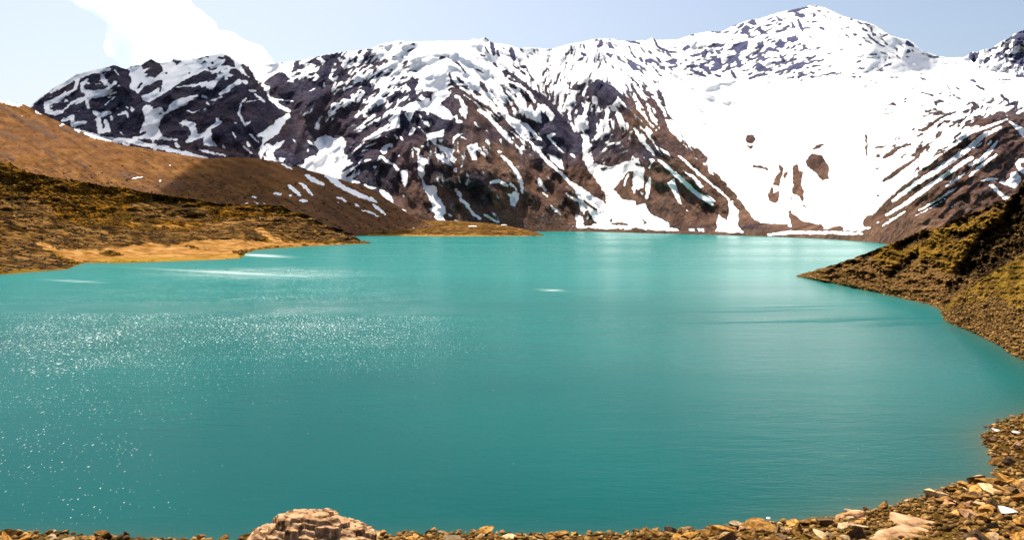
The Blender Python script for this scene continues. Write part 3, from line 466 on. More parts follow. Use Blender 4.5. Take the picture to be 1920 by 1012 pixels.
def mat_mountain():
    m, n, b = new_mat("snowy_rock")
    v = objvec(n)
    n1 = noise(n, 1 / 70, 8, 0.62, v); n2 = noise(n, 1 / 16, 8, 0.72, v); n3 = noise(n, 1 / 300, 4, 0.5, v)
    c = attr(n, 'cover'); wm = attr(n, 'warm'); dk = attr(n, 'dark')
    cold = ramp(n, n1, [(0.3, (.014, .014, .032)), (0.5, (.034, .031, .056)), (0.7, (.070, .060, .085))])
    hot = ramp(n, n1, [(0.3, (.042, .022, .014)), (0.5, (.105, .056, .036)), (0.7, (.17, .095, .060))])
    rock = mixc(n, math_(n, 'ADD', wm, rng_(n, n3, .35, .65, -.15, .15), True), cold, hot)
    rock = mixc(n, math_(n, 'MULTIPLY', dk, .8), rock, (.020, .019, .026))
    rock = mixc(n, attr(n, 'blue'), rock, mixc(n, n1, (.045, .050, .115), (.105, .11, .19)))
    rock = mixc(n, rng_(n, n2, .4, .75, 0, .35), rock, mixc(n, .4, rock, (.11, .08, .07)))
    snow = mixc(n, n2, (.86, .86, .87), (.93, .92, .91))
    snow = mixc(n, math_(n, 'MULTIPLY', rng_(n, n1, .5, .75), .25), snow, (.72, .64, .58))
    k = math_(n, 'ADD', c, math_(n, 'ADD', rng_(n, n2, .2, .8, -.20, .20), rng_(n, noise(n, 1 / 5, 6, .75, v), .25, .75, -.55, .55)))
    f = rng_(n, k, -.22, .16)
    dust = math_(n, 'MULTIPLY', rng_(n, noise(n, 1 / 8, 7, .8, v), .50, .68, 0, .32), rng_(n, c, 1.0, .2, .25, 1.0))
    f = math_(n, 'MULTIPLY', f, math_(n, 'SUBTRACT', 1.0, dust))
    n.links.new(mixc(n, f, snow, rock), b.inputs['Base Color'])
    b.inputs['Roughness'].default_value = .85; b.inputs['Specular IOR Level'].default_value = 0
    h = math_(n, 'ADD', math_(n, 'MULTIPLY', n1, 1.0), math_(n, 'MULTIPLY', n2, .8))
    hh = math_(n, 'MULTIPLY', h, rng_(n, f, 0, 1, .22, 1.0))
    n.links.new(bump(n, hh, 18, .85), b.inputs['Normal'])
    return m
M_MT = mat_mountain()

def mat_scree():
    m, n, b = new_mat("brown_scree")
    v = objvec(n); vs = dirvec(n, (0, R(-30), 0), (.22, .6, 1.8))
    n1 = noise(n, 1 / 26, 9, .7, vs); n2 = noise(n, 1 / 9, 7, .7, v); n3 = noise(n, 1 / 160, 4, .5, v)
    base = ramp(n, n1, [(0.34, (.085, .038, .013)), (0.5, (.18, .082, .026)), (0.66, (.28, .135, .048))])
    base = mixc(n, rng_(n, n3, .35, .7), base, mixc(n, .5, base, (.13, .062, .038)))
    rockm = math_(n, 'MULTIPLY', rng_(n, n2, .53, .60), attr(n, 'rocky'), True)
    base = mixc(n, rockm, base, (.055, .042, .036))
    base = mixc(n, attr(n, 'dark'), base, mixc(n, n2, (.075, .045, .036), (.14, .085, .055)))
    c = math_(n, 'ADD', attr(n, 'cover'), rng_(n, n2, .2, .8, -.25, .25))
    base = mixc(n, rng_(n, c, -.08, .08), (.92, .91, .90), base)
    n.links.new(base, b.inputs['Base Color']); b.inputs['Roughness'].default_value = .95; b.inputs['Specular IOR Level'].default_value = 0
    h = math_(n, 'ADD', n1, math_(n, 'MULTIPLY', n2, .5))
    n.links.new(bump(n, h, 4, .5), b.inputs['Normal'])
    return m
M_SC = mat_scree()

def mat_scrub():
    """terraced shore hill: ochre scrub, dark bare strata, sand"""
    m, n, b = new_mat("scrub_hill")
    v = objvec(n); vh = objvec(n, (.45, .45, 1.7))
    n1 = noise(n, 1 / 14, 8, .65, v); n2 = noise(n, 1 / 2.6, 6, .7, v); n3 = noise(n, 1 / 60, 4, .55, v); n4 = noise(n, 1 / 5, 5, .6, vh)
    scr = ramp(n, n1, [(0.40, (.008, .004, .001)), (0.47, (.070, .030, .004)), (0.55, (.18, .078, .007)), (.66, (.32, .145, .014))])
    scr = mixc(n, rng_(n, n3, .45, .7), scr, mixc(n, .6, scr, (.060, .042, .014)))
    dirt = ramp(n, math_(n, 'ADD', math_(n, 'MULTIPLY', n4, .55), math_(n, 'MULTIPLY', n1, .45)), [(0.40, (.012, .007, .002)), (0.48, (.080, .040, .011)), (0.58, (.26, .135, .040))])
    sand = ramp(n, n4, [(0.34, (.12, .050, .010)), (0.5, (.26, .125, .032)), (.64, (.38, .215, .080))])
    yel = mixc(n, n2, (.14, .085, .008), (.30, .18, .015))
    e1 = rng_(n, math_(n, 'ADD', attr(n, 'strata'), rng_(n, n1, .3, .7, -.35, .35)), .35, .6)
    e2 = rng_(n, math_(n, 'ADD', attr(n, 'sand'), math_(n, 'ADD', rng_(n, n2, .3, .7, -.25, .25), rng_(n, n1, .35, .62, -.50, .10))), .4, .6)
    dirt = mixc(n, rng_(n, n3, .46, .62, 0, .7), dirt, mixc(n, .65, dirt, (.012, .007, .003)))
    base = mixc(n, e1, scr, dirt); base = mixc(n, e2, base, sand)
    base = mixc(n, attr(n, 'wet'), base, yel)
    base = mixc(n, rng_(n, n2, .60, .70, 0, .8), base, mixc(n, .7, base, (.02, .015, .01)))
    n.links.new(base, b.inputs['Base Color']); b.inputs['Roughness'].default_value = .95; b.inputs['Specular IOR Level'].default_value = 0
    h = math_(n, 'ADD', n1, math_(n, 'MULTIPLY', n2, .45)); hh = math_(n, 'MULTIPLY', h, rng_(n, attr(n, 'sand'), 0, 1, 1, .12))
    n.links.new(bump(n, hh, 4.5, 1.0), b.inputs['Normal'])
    return m
M_SB = mat_scrub()

def mat_slope():
    """near right slope: olive-yellow turf on brown rubble, bare dark crag"""
    m, n, b = new_mat("turf_and_rubble")
    v = objvec(n); vs = objvec(n, (1, 1, 1.0), (R(20), R(35), 0))
    vs2 = dirvec(n, (0, R(30), 0), (.35, .6, 1.8))
    n1 = noise(n, 1 / 6, 8, .68, v); n2 = noise(n, 1 / 1.1, 7, .7, v); n3 = noise(n, 1 / 25, 4, .55, v); n4 = noise(n, 1 / 3.5, 6, .65, vs2)
    turf = ramp(n, n1, [(0.36, (.038, .022, .005)), (0.48, (.125, .070, .012)), (0.62, (.225, .128, .022))])
    rub = ramp(n, n2, [(0.38, (.022, .012, .004)), (0.5, (.11, .058, .018)), (0.64, (.27, .155, .058))])
    crag = ramp(n, n4, [(0.38, (.007, .004, .002)), (0.50, (.030, .017, .006)), (0.64, (.13, .075, .026))])
    e = rng_(n, math_(n, 'ADD', attr(n, 'turf'), rng_(n, n1, .3, .7, -.4, .4)), .38, .62)
    base = mixc(n, e, rub, turf)
    e2 = rng_(n, math_(n, 'ADD', attr(n, 'crag'), rng_(n, n4, .3, .7, -.3, .3)), .38, .62)
    base = mixc(n, e2, base, crag)
    n.links.new(base, b.inputs['Base Color']); b.inputs['Roughness'].default_value = .95; b.inputs['Specular IOR Level'].default_value = 0
    h = math_(n, 'ADD', math_(n, 'ADD', math_(n, 'MULTIPLY', n1, 1.2), math_(n, 'MULTIPLY', n4, .8)), math_(n, 'MULTIPLY', n2, .35))
    n.links.new(bump(n, h, 1.1, .8), b.inputs['Normal'])
    return m
M_SL = mat_slope()

def mat_stone(name, stops, scale=2.2, per_obj=True, per_stone=False):
    m, n, b = new_mat(name)
    v = objvec(n); n1 = noise(n, scale, 7, .65, v); n2 = noise(n, scale * 6, 6, .7, v)
    base = ramp(n, n1, stops)
    if per_obj:
        oi = n.nodes.new('ShaderNodeObjectInfo')
        base = mixc(n, 1.0, base, ramp(n, oi.outputs['Random'], [(0, (.40, .36, .32)), (.5, (.95, .95, .95)), (1, (1.4, 1.3, 1.15))]), 'MULTIPLY')
    if per_stone:
        base = mixc(n, 1.0, base, ramp(n, attr(n, 'tint'), [(0, (.34, .32, .32)), (.45, (.9, .9, .9)), (.85, (1.3, 1.3, 1.25)), (1, (1.9, 1.95, 2.1))]), 'MULTIPLY')
    base = mixc(n, rng_(n, n2, .55, .7, 0, .6), base, mixc(n, .6, base, (.03, .02, .012)))
    n.links.new(base, b.inputs['Base Color']); b.inputs['Roughness'].default_value = .9; b.inputs['Specular IOR Level'].default_value = .05
    n.links.new(bump(n, math_(n, 'ADD', n1, math_(n, 'MULTIPLY', n2, .4)), .10, .8), b.inputs['Normal'])
    return m
M_ST = mat_stone("ochre_stone", [(.38, (.11, .048, .009)), (.5, (.27, .130, .028)), (.62, (.42, .235, .070))])
M_STP = mat_stone("pink_stone", [(.38, (.17, .080, .036)), (.5, (.34, .185, .095)), (.64, (.48, .29, .165))], 1.1)
M_STB = mat_stone('boulder_stone', [(.36, (.09, .045, .018)), (.47, (.31, .175, .085)), (.60, (.50, .31, .175))], 1.4, per_obj=False)
M_STD = mat_stone("dark_stone", [(.3, (.05, .032, .02)), (.5, (.12, .075, .04)), (.75, (.22, .14, .08))])
M_STL = mat_stone('pale_stone', [(.36, (.24, .155, .075)), (.5, (.42, .30, .165)), (.64, (.56, .43, .27))])
M_STW = mat_stone("white_stone", [(.3, (.52, .46, .40)), (.5, (.68, .63, .57)), (.75, (.78, .74, .70))], per_obj=False)
M_STD2 = mat_stone('dark_rubble', [(.38, (.020, .011, .005)), (.5, (.075, .042, .017)), (.64, (.17, .10, .045))], .6, False, True)
M_GR = mat_stone("loose_gravel", [(.38, (.09, .042, .010)), (.5, (.21, .110, .030)), (.64, (.34, .200, .072))], 1.5, False, True)

def mat_ground():
    m, n, b = new_mat("gravelly_earth")
    v = objvec(n); n1 = noise(n, .8, 8, .7, v); n2 = noise(n, 5, 6, .7, v); n3 = noise(n, .12, 3, .5, v)
    base = ramp(n, n1, [(.38, (.010, .005, .001)), (.5, (.060, .031, .007)), (.64, (.16, .085, .020))])  # earth colour kept dark to mimic the shaded gaps between rocks
    base = mixc(n, rng_(n, n3, .45, .6), base, mixc(n, .5, base, (.12, .080, .016)))
    n.links.new(base, b.inputs['Base Color']); b.inputs['Roughness'].default_value = .95; b.inputs['Specular IOR Level'].default_value = 0
    n.links.new(bump(n, math_(n, 'ADD', n1, math_(n, 'MULTIPLY', n2, .3)), .5, .9), b.inputs['Normal'])
    return m
M_GD = mat_ground()

def mat_water():
    m, n, b = new_mat("lake_water")
    v = objvec(n); va = objvec(n, (.35, 1, 1)); vb = objvec(n, (.06, 1, 1), (0, 0, R(4)))
    big = noise(n, 1 / 140, 4, .5, vb)
    gp = n.nodes.new('ShaderNodeSeparateXYZ'); n.links.new(v, gp.inputs[0])
    far_sheen = rng_(n, math_(n, 'ADD', gp.outputs[1], rng_(n, noise(n, 1 / 120, 3, .5, v), .3, .7, -60, 60)), 60, 400, 0, 1)  # water colour paler with distance, standing in for the reflection gradient
    deep = mixc(n, far_sheen, (.000, .058, .058), (.002, .160, .145))
    deep = mixc(n, rng_(n, big, .3, .7, 0, .25), deep, (.000, .075, .070))
    base = mixc(n, attr(n, 'shal'), deep, (.070, .068, .034))
    base = mixc(n, attr(n, 'foam_glint'), base, (.75, .82, .80))
    n.links.new(base, b.inputs['Base Color'])
    b.inputs['IOR'].default_value = 1.085
    ru = rng_(n, big, .35, .65, .23, .30); n.links.new(ru, b.inputs['Roughness'])
    n1 = noise(n, 1 / 2.2, 4, .6, va); n2 = noise(n, 1 / .55, 3, .55, va); n0 = noise(n, 1 / 12, 3, .5, va)
    calm = math_(n, 'ADD', rng_(n, noise(n, 1 / 60, 3, .5, vb), .35, .6, .35, 1), math_(n, 'MULTIPLY', attr(n, 'gust'), 7.0))
    h = math_(n, 'ADD', math_(n, 'ADD', math_(n, 'MULTIPLY', n1, .45), math_(n, 'MULTIPLY', n2, .12)), math_(n, 'MULTIPLY', n0, .8))
    n.links.new(bump(n, math_(n, 'MULTIPLY', h, calm), 1.0, .20), b.inputs['Normal'])
    # sun glitter painted in: masked patches of white gloss form the flecks
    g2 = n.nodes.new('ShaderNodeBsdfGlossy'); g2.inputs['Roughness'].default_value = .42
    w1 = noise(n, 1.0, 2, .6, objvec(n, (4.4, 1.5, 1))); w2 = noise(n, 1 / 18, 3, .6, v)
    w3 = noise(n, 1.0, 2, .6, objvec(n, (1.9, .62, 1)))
    thr = math_(n, 'ADD', math_(n, 'MULTIPLY', attr(n, 'sun_glint'), .16), math_(n, 'MULTIPLY', w2, .12))
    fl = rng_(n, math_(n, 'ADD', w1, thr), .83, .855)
    fl2 = math_(n, 'MULTIPLY', rng_(n, math_(n, 'ADD', w3, thr), .835, .87), rng_(n, attr(n, 'sun_glint'), .3, .8))
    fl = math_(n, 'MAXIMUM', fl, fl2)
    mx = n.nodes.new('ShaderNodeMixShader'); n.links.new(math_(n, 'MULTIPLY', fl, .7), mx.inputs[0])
    out = n.nodes['Material Output']
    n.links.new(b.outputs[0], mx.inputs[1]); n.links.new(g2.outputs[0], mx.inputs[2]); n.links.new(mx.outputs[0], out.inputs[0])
    return m
M_WA = mat_water()

# ------------------------------------------------------------------ main range
sky_pts = [(-200, 300), (-60, 262), (20, 222), (57, 200), (75, 183), (91, 174), (101, 164), (120, 155), (142, 140), (178, 131), (204, 126), (213, 122), (227, 127), (236, 130), (245, 125), (265, 122), (283, 111), (296, 118), (303, 118), (321, 116), (327, 110), (342, 114),
  (376, 109), (388, 105), (416, 100), (428, 104), (440, 112), (465, 122), (487, 122), (535, 117), (575, 112), (587, 109), (607, 103), (628, 100), (638, 98), (664, 96), (698, 91), (715, 83), (733, 80), (749, 76), (763, 79), (800, 78), (880, 77), (888, 73), (899, 75), (910, 70), (920, 78), (928, 82),
  (950, 84), (973, 91), (997, 90), (1027, 92), (1040, 91), (1063, 84), (1095, 78), (1119, 73), (1150, 73), (1158, 77), (1190, 77), (1213, 76), (1225, 71), (1231, 76), (1271, 75), (1297, 65), (1325, 60), (1356, 59), (1378, 47), (1394, 42), (1412, 36), (1420, 37), (1457, 25), (1497, 16), (1517, 12), (1528, 10),
  (1549, 16), (1579, 30), (1599, 36), (1624, 42), (1638, 47), (1670, 67), (1688, 73), (1702, 75), (1713, 81), (1727, 95), (1757, 105), (1777, 109), (1800, 108), (1815, 107), (1835, 128), (1870, 136), (1920, 140), (2000, 130), (2150, 150)]
sky_l = line(sky_pts)
def sky_top(x): return sky_l(x) + 1.3 * fbm(x / 9, x * 0 + 3.1, 41, 4) * sstep(-200, 0, x)
def shore_D(y): return H0 * F0 / (y - YH)
RID = [([(213, 122), (222, 150), (255, 190), (270, 240), (262, 300)], 70, .055), ([(283, 111), (290, 150), (330, 190)], 45, .03), ([(416, 100), (455, 190), (480, 250), (505, 300)], 75, .06), ([(610, 100), (600, 180), (565, 240), (545, 310)], 60, .045),
       ([(750, 76), (800, 120), (795, 200), (850, 280), (900, 350), (930, 430)], 120, .09), ([(915, 70), (965, 150), (1040, 235), (1090, 320), (1110, 430)], 80, .07), ([(840, 210), (900, 270), (1000, 380)], 40, .02),
       ([(1110, 75), (1120, 150), (1165, 190), (1240, 270), (1320, 360), (1400, 430)], 95, .09), ([(1225, 71), (1262, 125)], 40, .02), ([(1420, 37), (1430, 90), (1440, 150)], 60, .03), ([(1528, 10), (1560, 80), (1580, 140)], 90, .05), ([(1700, 75), (1690, 120)], 40, .02), ([(1880, 205), (1780, 270), (1650, 400)], 170, .05)]
VAL = [([(490, 125), (505, 175), (540, 225)], 45, .04), ([(600, 250), (640, 330), (760, 430)], 70, .05), ([(1035, 95), (1090, 250), (1140, 340), (1175, 430)], 60, .06), ([(330, 210), (290, 250)], 45, .03)]
def d_main(X, Y, T):
    k = np.clip((YH - Y) / F0, -.05, .5)
    D0 = shore_D(shore(X)); D0 = 900 + .5 * ((D0 - 900) + np.sqrt((D0 - 900) ** 2 + 150 ** 2))
    s = .62 - .10 * sstep(1250, 1450, X) + .02 * sstep(1650, 1750, X)
    D = D0 / (1 - k / s)
    D *= 1 + .12 * np.exp(-((X - 1490) / 170) ** 2 - ((Y - 330) / 120) ** 2) * sstep(440, 400, Y)
    D *= 1 + .9 * sstep(1600, 1800, X) * sstep(225, 120, Y + .0 * X)
    for pts, wd, amp in RID + [(p, w_, -a) for p, w_, a in VAL]:
        dm = np.full(X.shape, 1e9)
        for a, b_ in zip(pts[:-1], pts[1:]): dm = np.minimum(dm, seg_dist(X, Y, a, b_)[0])
        D *= 1 - amp * np.clip(1 - dm / wd, 0, 1) ** 1.2 * sstep(440, 300, Y)
    f = sstep(0, .16, T) * .95 + .05
    sm = sample(blur(L1, 3), X, Y); s2 = sample(blur(L2, 1.2), X, Y); cv = sample(cover, X, Y)
    bowl = 1 - .8 * np.exp(-((X - 1490) / 140) ** 4 - ((Y - 280) / 140) ** 4)
    D *= 1 - bowl * f * (.0055 * sm + .0012 * s2 + .0006 * cv + .010 * ridged(X / 80, Y / 80, 55, 3) + .002 * fbm(X / 12, Y / 12, 56, 3))
    return D
def blob(X, Y, lst):
    r = 0
    for (x, y, a, b_, v) in lst: r = r + v * np.exp(-((X - x) / a) ** 2 - ((Y - y) / b_) ** 2)
    return r
def warm_f(X, Y, T):
    w_ = sstep(225, 310, Y - .12 * (X - 800)) * sstep(560, 760, X)
    w_ = w_ + .8 * sstep(1180, 1300, X) * sstep(180, 240, Y) + blob(X, Y, [(545, 240, 40, 30, .3), (600, 215, 60, 40, .3), (900, 210, 40, 50, .6), (980, 230, 60, 60, .5), (1190, 240, 40, 50, .7), (1210, 210, 30, 60, .4), (420, 280, 120, 14, .5), (620, 250, 30, 30, .3), (1060, 350, 50, 50, .5), (910, 300, 60, 40, .5)])
    w_ = w_ - blob(X, Y, [(1060, 245, 35, 30, .8), (1030, 300, 60, 40, .35), (700, 320, 70, 60, .7), (800, 310, 30, 30, .4), (1215, 285, 18, 14, .8)])
    return np.clip(w_ + .25 * fbm(X / 30, Y / 30, 61, 3), 0, 1)
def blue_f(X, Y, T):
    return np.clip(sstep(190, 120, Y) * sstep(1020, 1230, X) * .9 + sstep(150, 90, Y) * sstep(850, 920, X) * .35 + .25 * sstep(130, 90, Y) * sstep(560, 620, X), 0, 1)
def dark_f(X, Y, T):
    img = np.zeros((RH, RW))
    fill_poly(img, tile(750, 240, K)([(240, 400), (380, 380), (560, 480), (700, 390), (800, 440), (900, 560), (840, 760), (740, 760), (640, 600), (480, 580), (380, 520), (330, 550), (250, 470)]), 1)
    fill_poly(img, tile(500, 240, K)([(1000, 330), (1200, 330), (1260, 400), (1220, 600), (1080, 590), (900, 530), (880, 430)]), .7)
    fill_poly(img, tile(1220, 240, 4.82)([(780, 900), (880, 880), (1140, 900), (1080, 915), (860, 915)]), 1)
    stroke(img, [(1240, 424), (1300, 427), (1340, 424)], 4, .8)
    img = blur(warp(img, 2), 2.0)
    return sample(img, X, Y)
main = slope_sheet("mountain", -200, 2140, 1.35, 400, sky_top, lambda x: shore(x) + .0 * x, d_main, M_MT,
    {'cover': lambda X, Y, T: sample(cover, X, Y), 'warm': warm_f, 'dark': dark_f, 'blue': blue_f}, back=(1.05, 1.3, 1.9), drop=(.9, 1.2, 1.4))
tag(main, kind='structure')

# far peak behind the saddle on the right
pk = line([(1780, 150), (1800, 118), (1812, 106), (1822, 97), (1830, 99), (1845, 93), (1858, 92), (1868, 85), (1880, 77), (1890, 73), (1900, 65), (1910, 60), (1920, 57), (1990, 30), (2050, 45), (2140, 90)])
cov2 = np.clip((.34 + .3 * sstep(1880, 1930, PX) - .35 * sstep(110, 140, PY) - rank) * 3, -1, 1)
paint(cov2, tile(1620, 40, K), K, [('R', [(948, 425), (965, 360), (1020, 300), (1085, 300), (1090, 340), (1060, 380), (970, 440)]), ('S', 30, [(1080, 400), (1130, 330), (1190, 290)]), ('R', 36, [(1150, 390), (1178, 345)]), ('R', 28, [(1245, 350), (1300, 285)]), ('R', [(1410, 245), (1430, 150), (1500, 105), (1560, 120), (1518, 200), (1450, 225)]), ('R', 24, [(1350, 180), (1480, 130)]), ('R', 26, [(1310, 200), (1320, 210)]),
   ('R', 40, [(1360, 330), (1500, 345)]), ('R', [(1400, 400), (1470, 340), (1540, 370), (1500, 425)]), ('R', 18, [(1200, 255), (1245, 245)]), ('S', 60, [(1440, 270), (1540, 270)]), ('S', 50, [(1230, 400), (1360, 420)])])
cov2 = blur(warp(cov2, 1.4), .7)
def d_peak(X, Y, T):
    return 7600 * (1 - .03 * ridged(X / 40, Y / 40, 71, 4) - .004 * sample(blur(L1, 3), X, Y)) * (1 + .18 * T)
pko = slope_sheet("mountain", 1770, 2140, 1.4, 90, lambda x: pk(x) + 1.2 * fbm(x / 8, x * 0, 44, 3), lambda x: 0 * x + 190, d_peak, M_MT,
    {'cover': lambda X, Y, T: sample(cov2, X, Y), 'warm': lambda X, Y, T: 0 * X, 'dark': lambda X, Y, T: 0 * X, 'blue': lambda X, Y, T: 0 * X + .7}, back=(1.05, 1.3), drop=(.9, 1.2))
tag(pko, kind='structure')

# ------------------------------------------------------------------ brown scree hillside on the left
hs_top = line([(-200, 150), (-100, 172), (0, 187), (30, 193), (47, 197), (88, 218), (142, 243), (202, 262), (228, 272), (269, 278), (316, 287), (389, 297), (445, 295), (484, 297), (528, 306), (567, 317), (608, 327), (640, 337), (690, 352), (730, 376), (770, 404), (800, 418), (830, 428)])
hs_bot = line([(-200, 452), (600, 446), (700, 442), (830, 440)])
cov3 = np.ones((RH, RW))
P3 = lambda x0, y0, s, it: paint(cov3, tile(x0, y0, s), s, it)
P3(500, 240, K, [('S', 60, [(560, 440), (640, 500), (710, 555)]), ('S', 44, [(680, 540), (800, 600), (900, 645), (1040, 700)]), ('S', [(940, 650), (1000, 655), (1040, 710), (960, 690)]), ('S', 44, [(375, 445), (450, 500), (540, 535)]), ('S', 28, [(310, 520), (380, 570), (430, 635)]), ('S', 38, [(210, 545), (260, 590), (318, 640)]), ('S', 24, [(70, 620), (140, 635)]), ('S', 28, [(310, 688), (385, 690)]), ('S', 20, [(665, 655), (700, 665), (760, 700)]), ('S', 12, [(665, 708), (690, 710)]),
   ('S', 14, [(830, 720), (880, 745)]), ('S', 18, [(910, 780), (980, 800), (1065, 838)]), ('S', 30, [(1010, 730), (1070, 770), (1125, 822)]), ('S', 22, [(145, 335), (235, 388)]), ('S', 16, [(205, 635), (240, 640)]), ('S', 12, [(275, 718), (290, 720)]), ('S', 9, [(62, 688), (74, 688)])])
P3(0, 90, K, [('S', 34, [(0, 500), (60, 515), (120, 530), (200, 548)]), ('S', 16, [(330, 600), (400, 630)]), ('S', 12, [(200, 645), (218, 650)]), ('S', 14, [(570, 735), (640, 715)]), ('S', 26, [(710, 775), (790, 790)]), ('S', 24, [(790, 790), (830, 820), (920, 850), (1050, 880)]), ('R', 14, [(760, 800), (790, 800)])])
P3(0, 180, 3.1625, [('S', 8, [(775, 490), (850, 480)]), ('S', 6, [(940, 502), (958, 502)]), ('S', 6, [(1000, 412), (1012, 412)]), ('S', 9, [(1450, 640), (1470, 636)]), ('S', 8, [(1490, 595), (1518, 600)])])
P3(380, 280, 4.6, [('S', 10, [(440, 445), (490, 470)]), ('S', 12, [(365, 465), (380, 470)]), ('S', 8, [(520, 465), (560, 460)])])
cov3 = blur(warp(cov3, 1.2), .7)
hd = np.zeros((RH, RW))
for pts, wd in [([(0, 200), (60, 235), (110, 262)], 9), ([(0, 250), (40, 262)], 7), ([(108, 235), (140, 250)], 9), ([(145, 250), (165, 253)], 6), ([(228, 325), (248, 332)], 5), ([(60, 222), (90, 243)], 5), ([(270, 303), (276, 307)], 7), ([(145, 305), (165, 312)], 6), ([(60, 262), (64, 263)], 5), ([(72, 261), (78, 263)], 5), ([(170, 268), (182, 273)], 6), ([(80, 278), (110, 300)], 5), ([(0, 290), (30, 300)], 8)]:
    stroke(hd, pts, wd, .9)
fill_poly(hd, [(300, 345), (340, 340), (350, 352), (310, 356)], .6)
fill_poly(hd, [(225, 327), (245, 325), (250, 335), (228, 337)], .8)
hd = blur(warp(hd, 3), 1.2)
def d_hill(X, Y, T):
    k = np.clip((YH - Y) / F0, -.05, .5)
    D0 = 1640 + 0 * X; D0 = D0 + 330 * sstep(500, 800, X)
    D = D0 / (1 - k / .42) * (1 + .02 * T)
    fl = .45 * X + Y           # runs down to the right
    D *= 1 - sstep(0, .08, T) * (.0038 * ridged((Y - .62 * X) / 15 + .4 * fbm(X / 90, Y / 90, 80, 2), (X + Y) / 200, 81, 3) + .0045 * fbm(X / 18, Y / 14, 82, 5) + .016 * fbm(X / 160, Y / 90, 83, 2))
    D *= 1 - .004 * sample(hd, X, Y) - .003 * np.clip(1 - np.abs(Y - 375) / 18, 0, 1) * sstep(470, 560, X)
    return D
hill = slope_sheet("hillside", -200, 830, 1.4, 230, lambda x: hs_top(x) + .8 * fbm(x / 7, x * 0, 45, 3), hs_bot, d_hill, M_SC,
    {'cover': lambda X, Y, T: sample(cov3, X, Y), 'dark': lambda X, Y, T: np.clip(sample(hd, X, Y) + .30 * sstep(470, 600, X) * sstep(.02, .2, T), 0, 1), 'rocky': lambda X, Y, T: np.clip(.3 + .9 * sstep(300, 345, Y - .1 * X + 20) + .6 * sstep(60, 0, X), 0, 1)}, back=(1.06, 1.25, 1.4), drop=(.35, 1.0, 1.4))  # colour also darkened towards the right, standing in for the cloud shadow
tag(hill, kind='structure')

# ------------------------------------------------------------------ far low spit
sp_top = line([(560, 412), (640, 414), (668, 416), (720, 413), (777, 412), (858, 414), (900, 417), (939, 421), (970, 427), (994, 432), (1012, 438), (1024, 441.2)])
sp_bot = line([(560, 444), (668, 441.5), (760, 442.5), (831, 443.2), (930, 443), (1010, 442.5), (1024, 441.6)])
sc4 = np.ones((RH, RW))
paint(sc4, tile(560, 370, 3.69), 3.69, [('S', 22, [(600, 210), (660, 212)]), ('S', 9, [(640, 195), (690, 190)]), ('S', 14, [(1180, 193), (1235, 203)]), ('S', 9, [(770, 182), (800, 182)]), ('S', 8, [(820, 178), (845, 178)]), ('S', 9, [(780, 212), (800, 212)]), ('S', 9, [(1400, 188), (1440, 188)]), ('S', 9, [(1080, 158), (1105, 162)]), ('S', 9, [(560, 168), (600, 172)]), ('S', 10, [(465, 195), (505, 197)]), ('S', 9, [(430, 215), (470, 215)])])
sc4 = blur(sc4, .6)
def d_spit(X, Y, T):
    b = shore_D(sp_bot(X)); top = 2350 - 400 * sstep(800, 1010, X)
    top = np.maximum(top, b * 1.02)
    D = b + (top - b) * T ** 1.4
    return D * (1 - .012 * fbm(X / 22, Y / 3.5, 85, 4) * sstep(0, .1, T) * sstep(1020, 990, X))
spit = slope_sheet("shore", 560, 1024, 1.4, 60, lambda x: sp_top(x) + .6 * fbm(x / 7, x * 0, 46, 3) * sstep(1024, 1000, x), sp_bot, d_spit, M_SB,
    {'strata': lambda X, Y, T: .75 + 0 * X, 'sand': lambda X, Y, T: np.clip(sstep(.20, .05, T) + blob(X, Y, [(690, 433, 50, 4, .8), (800, 432, 30, 2, .3), (940, 434, 25, 3, .6)]), 0, 1), 'wet': lambda X, Y, T: .55 * sstep(.12, .02, T)}, back=(1.05, 1.2), drop=(.3, .6))
tag(spit, kind='structure')
# snow patches lying on the spit are separate thin drifts
def drift(x, y, wpx, D, label):
    cxw = D * (x - 960) / F0; z = H0 - D * (y - YH) / F0
    r = wpx * D / F0 / 2; n_ = 26; vs = []; rr = random.Random(int(x * 7 + y))
    ph = [rr.random() * 6.28 for _ in range(3)]
    for ring, (q, hz) in enumerate(((0, .9), (.5, .7), (.85, .2), (1, -.8))):
        for i in range(n_):
            a = i / n_ * 2 * math.pi; k = 1 + .18 * math.sin(2 * a + ph[0]) + .12 * math.sin(3 * a + ph[1]) + .07 * math.sin(7 * a + ph[2])
            vs.append((cxw + r * q * k * math.cos(a), D + r * 1.1 * q * k * math.sin(a), z + hz))
    fs = [(a * n_ + i, a * n_ + (i + 1) % n_, (a + 1) * n_ + (i + 1) % n_, (a + 1) * n_ + i) for a in range(3) for i in range(n_)]
    o = mesh_obj("snow_patch", vs, fs, M_SN)
    return tag(o, label, "snow patch", "snow patches lying on the far low spit")
M_SN, _n, _b = new_mat("old_snow")
_nn = noise(_n, .3, 5, .6, objvec(_n)); _n.links.new(mixc(_n, _nn, (.84, .84, .85), (.93, .92, .91)), _b.inputs['Base Color']); _b.inputs['Roughness'].default_value = .8
_n.links.new(bump(_n, _nn, .6, .6), _b.inputs['Normal'])

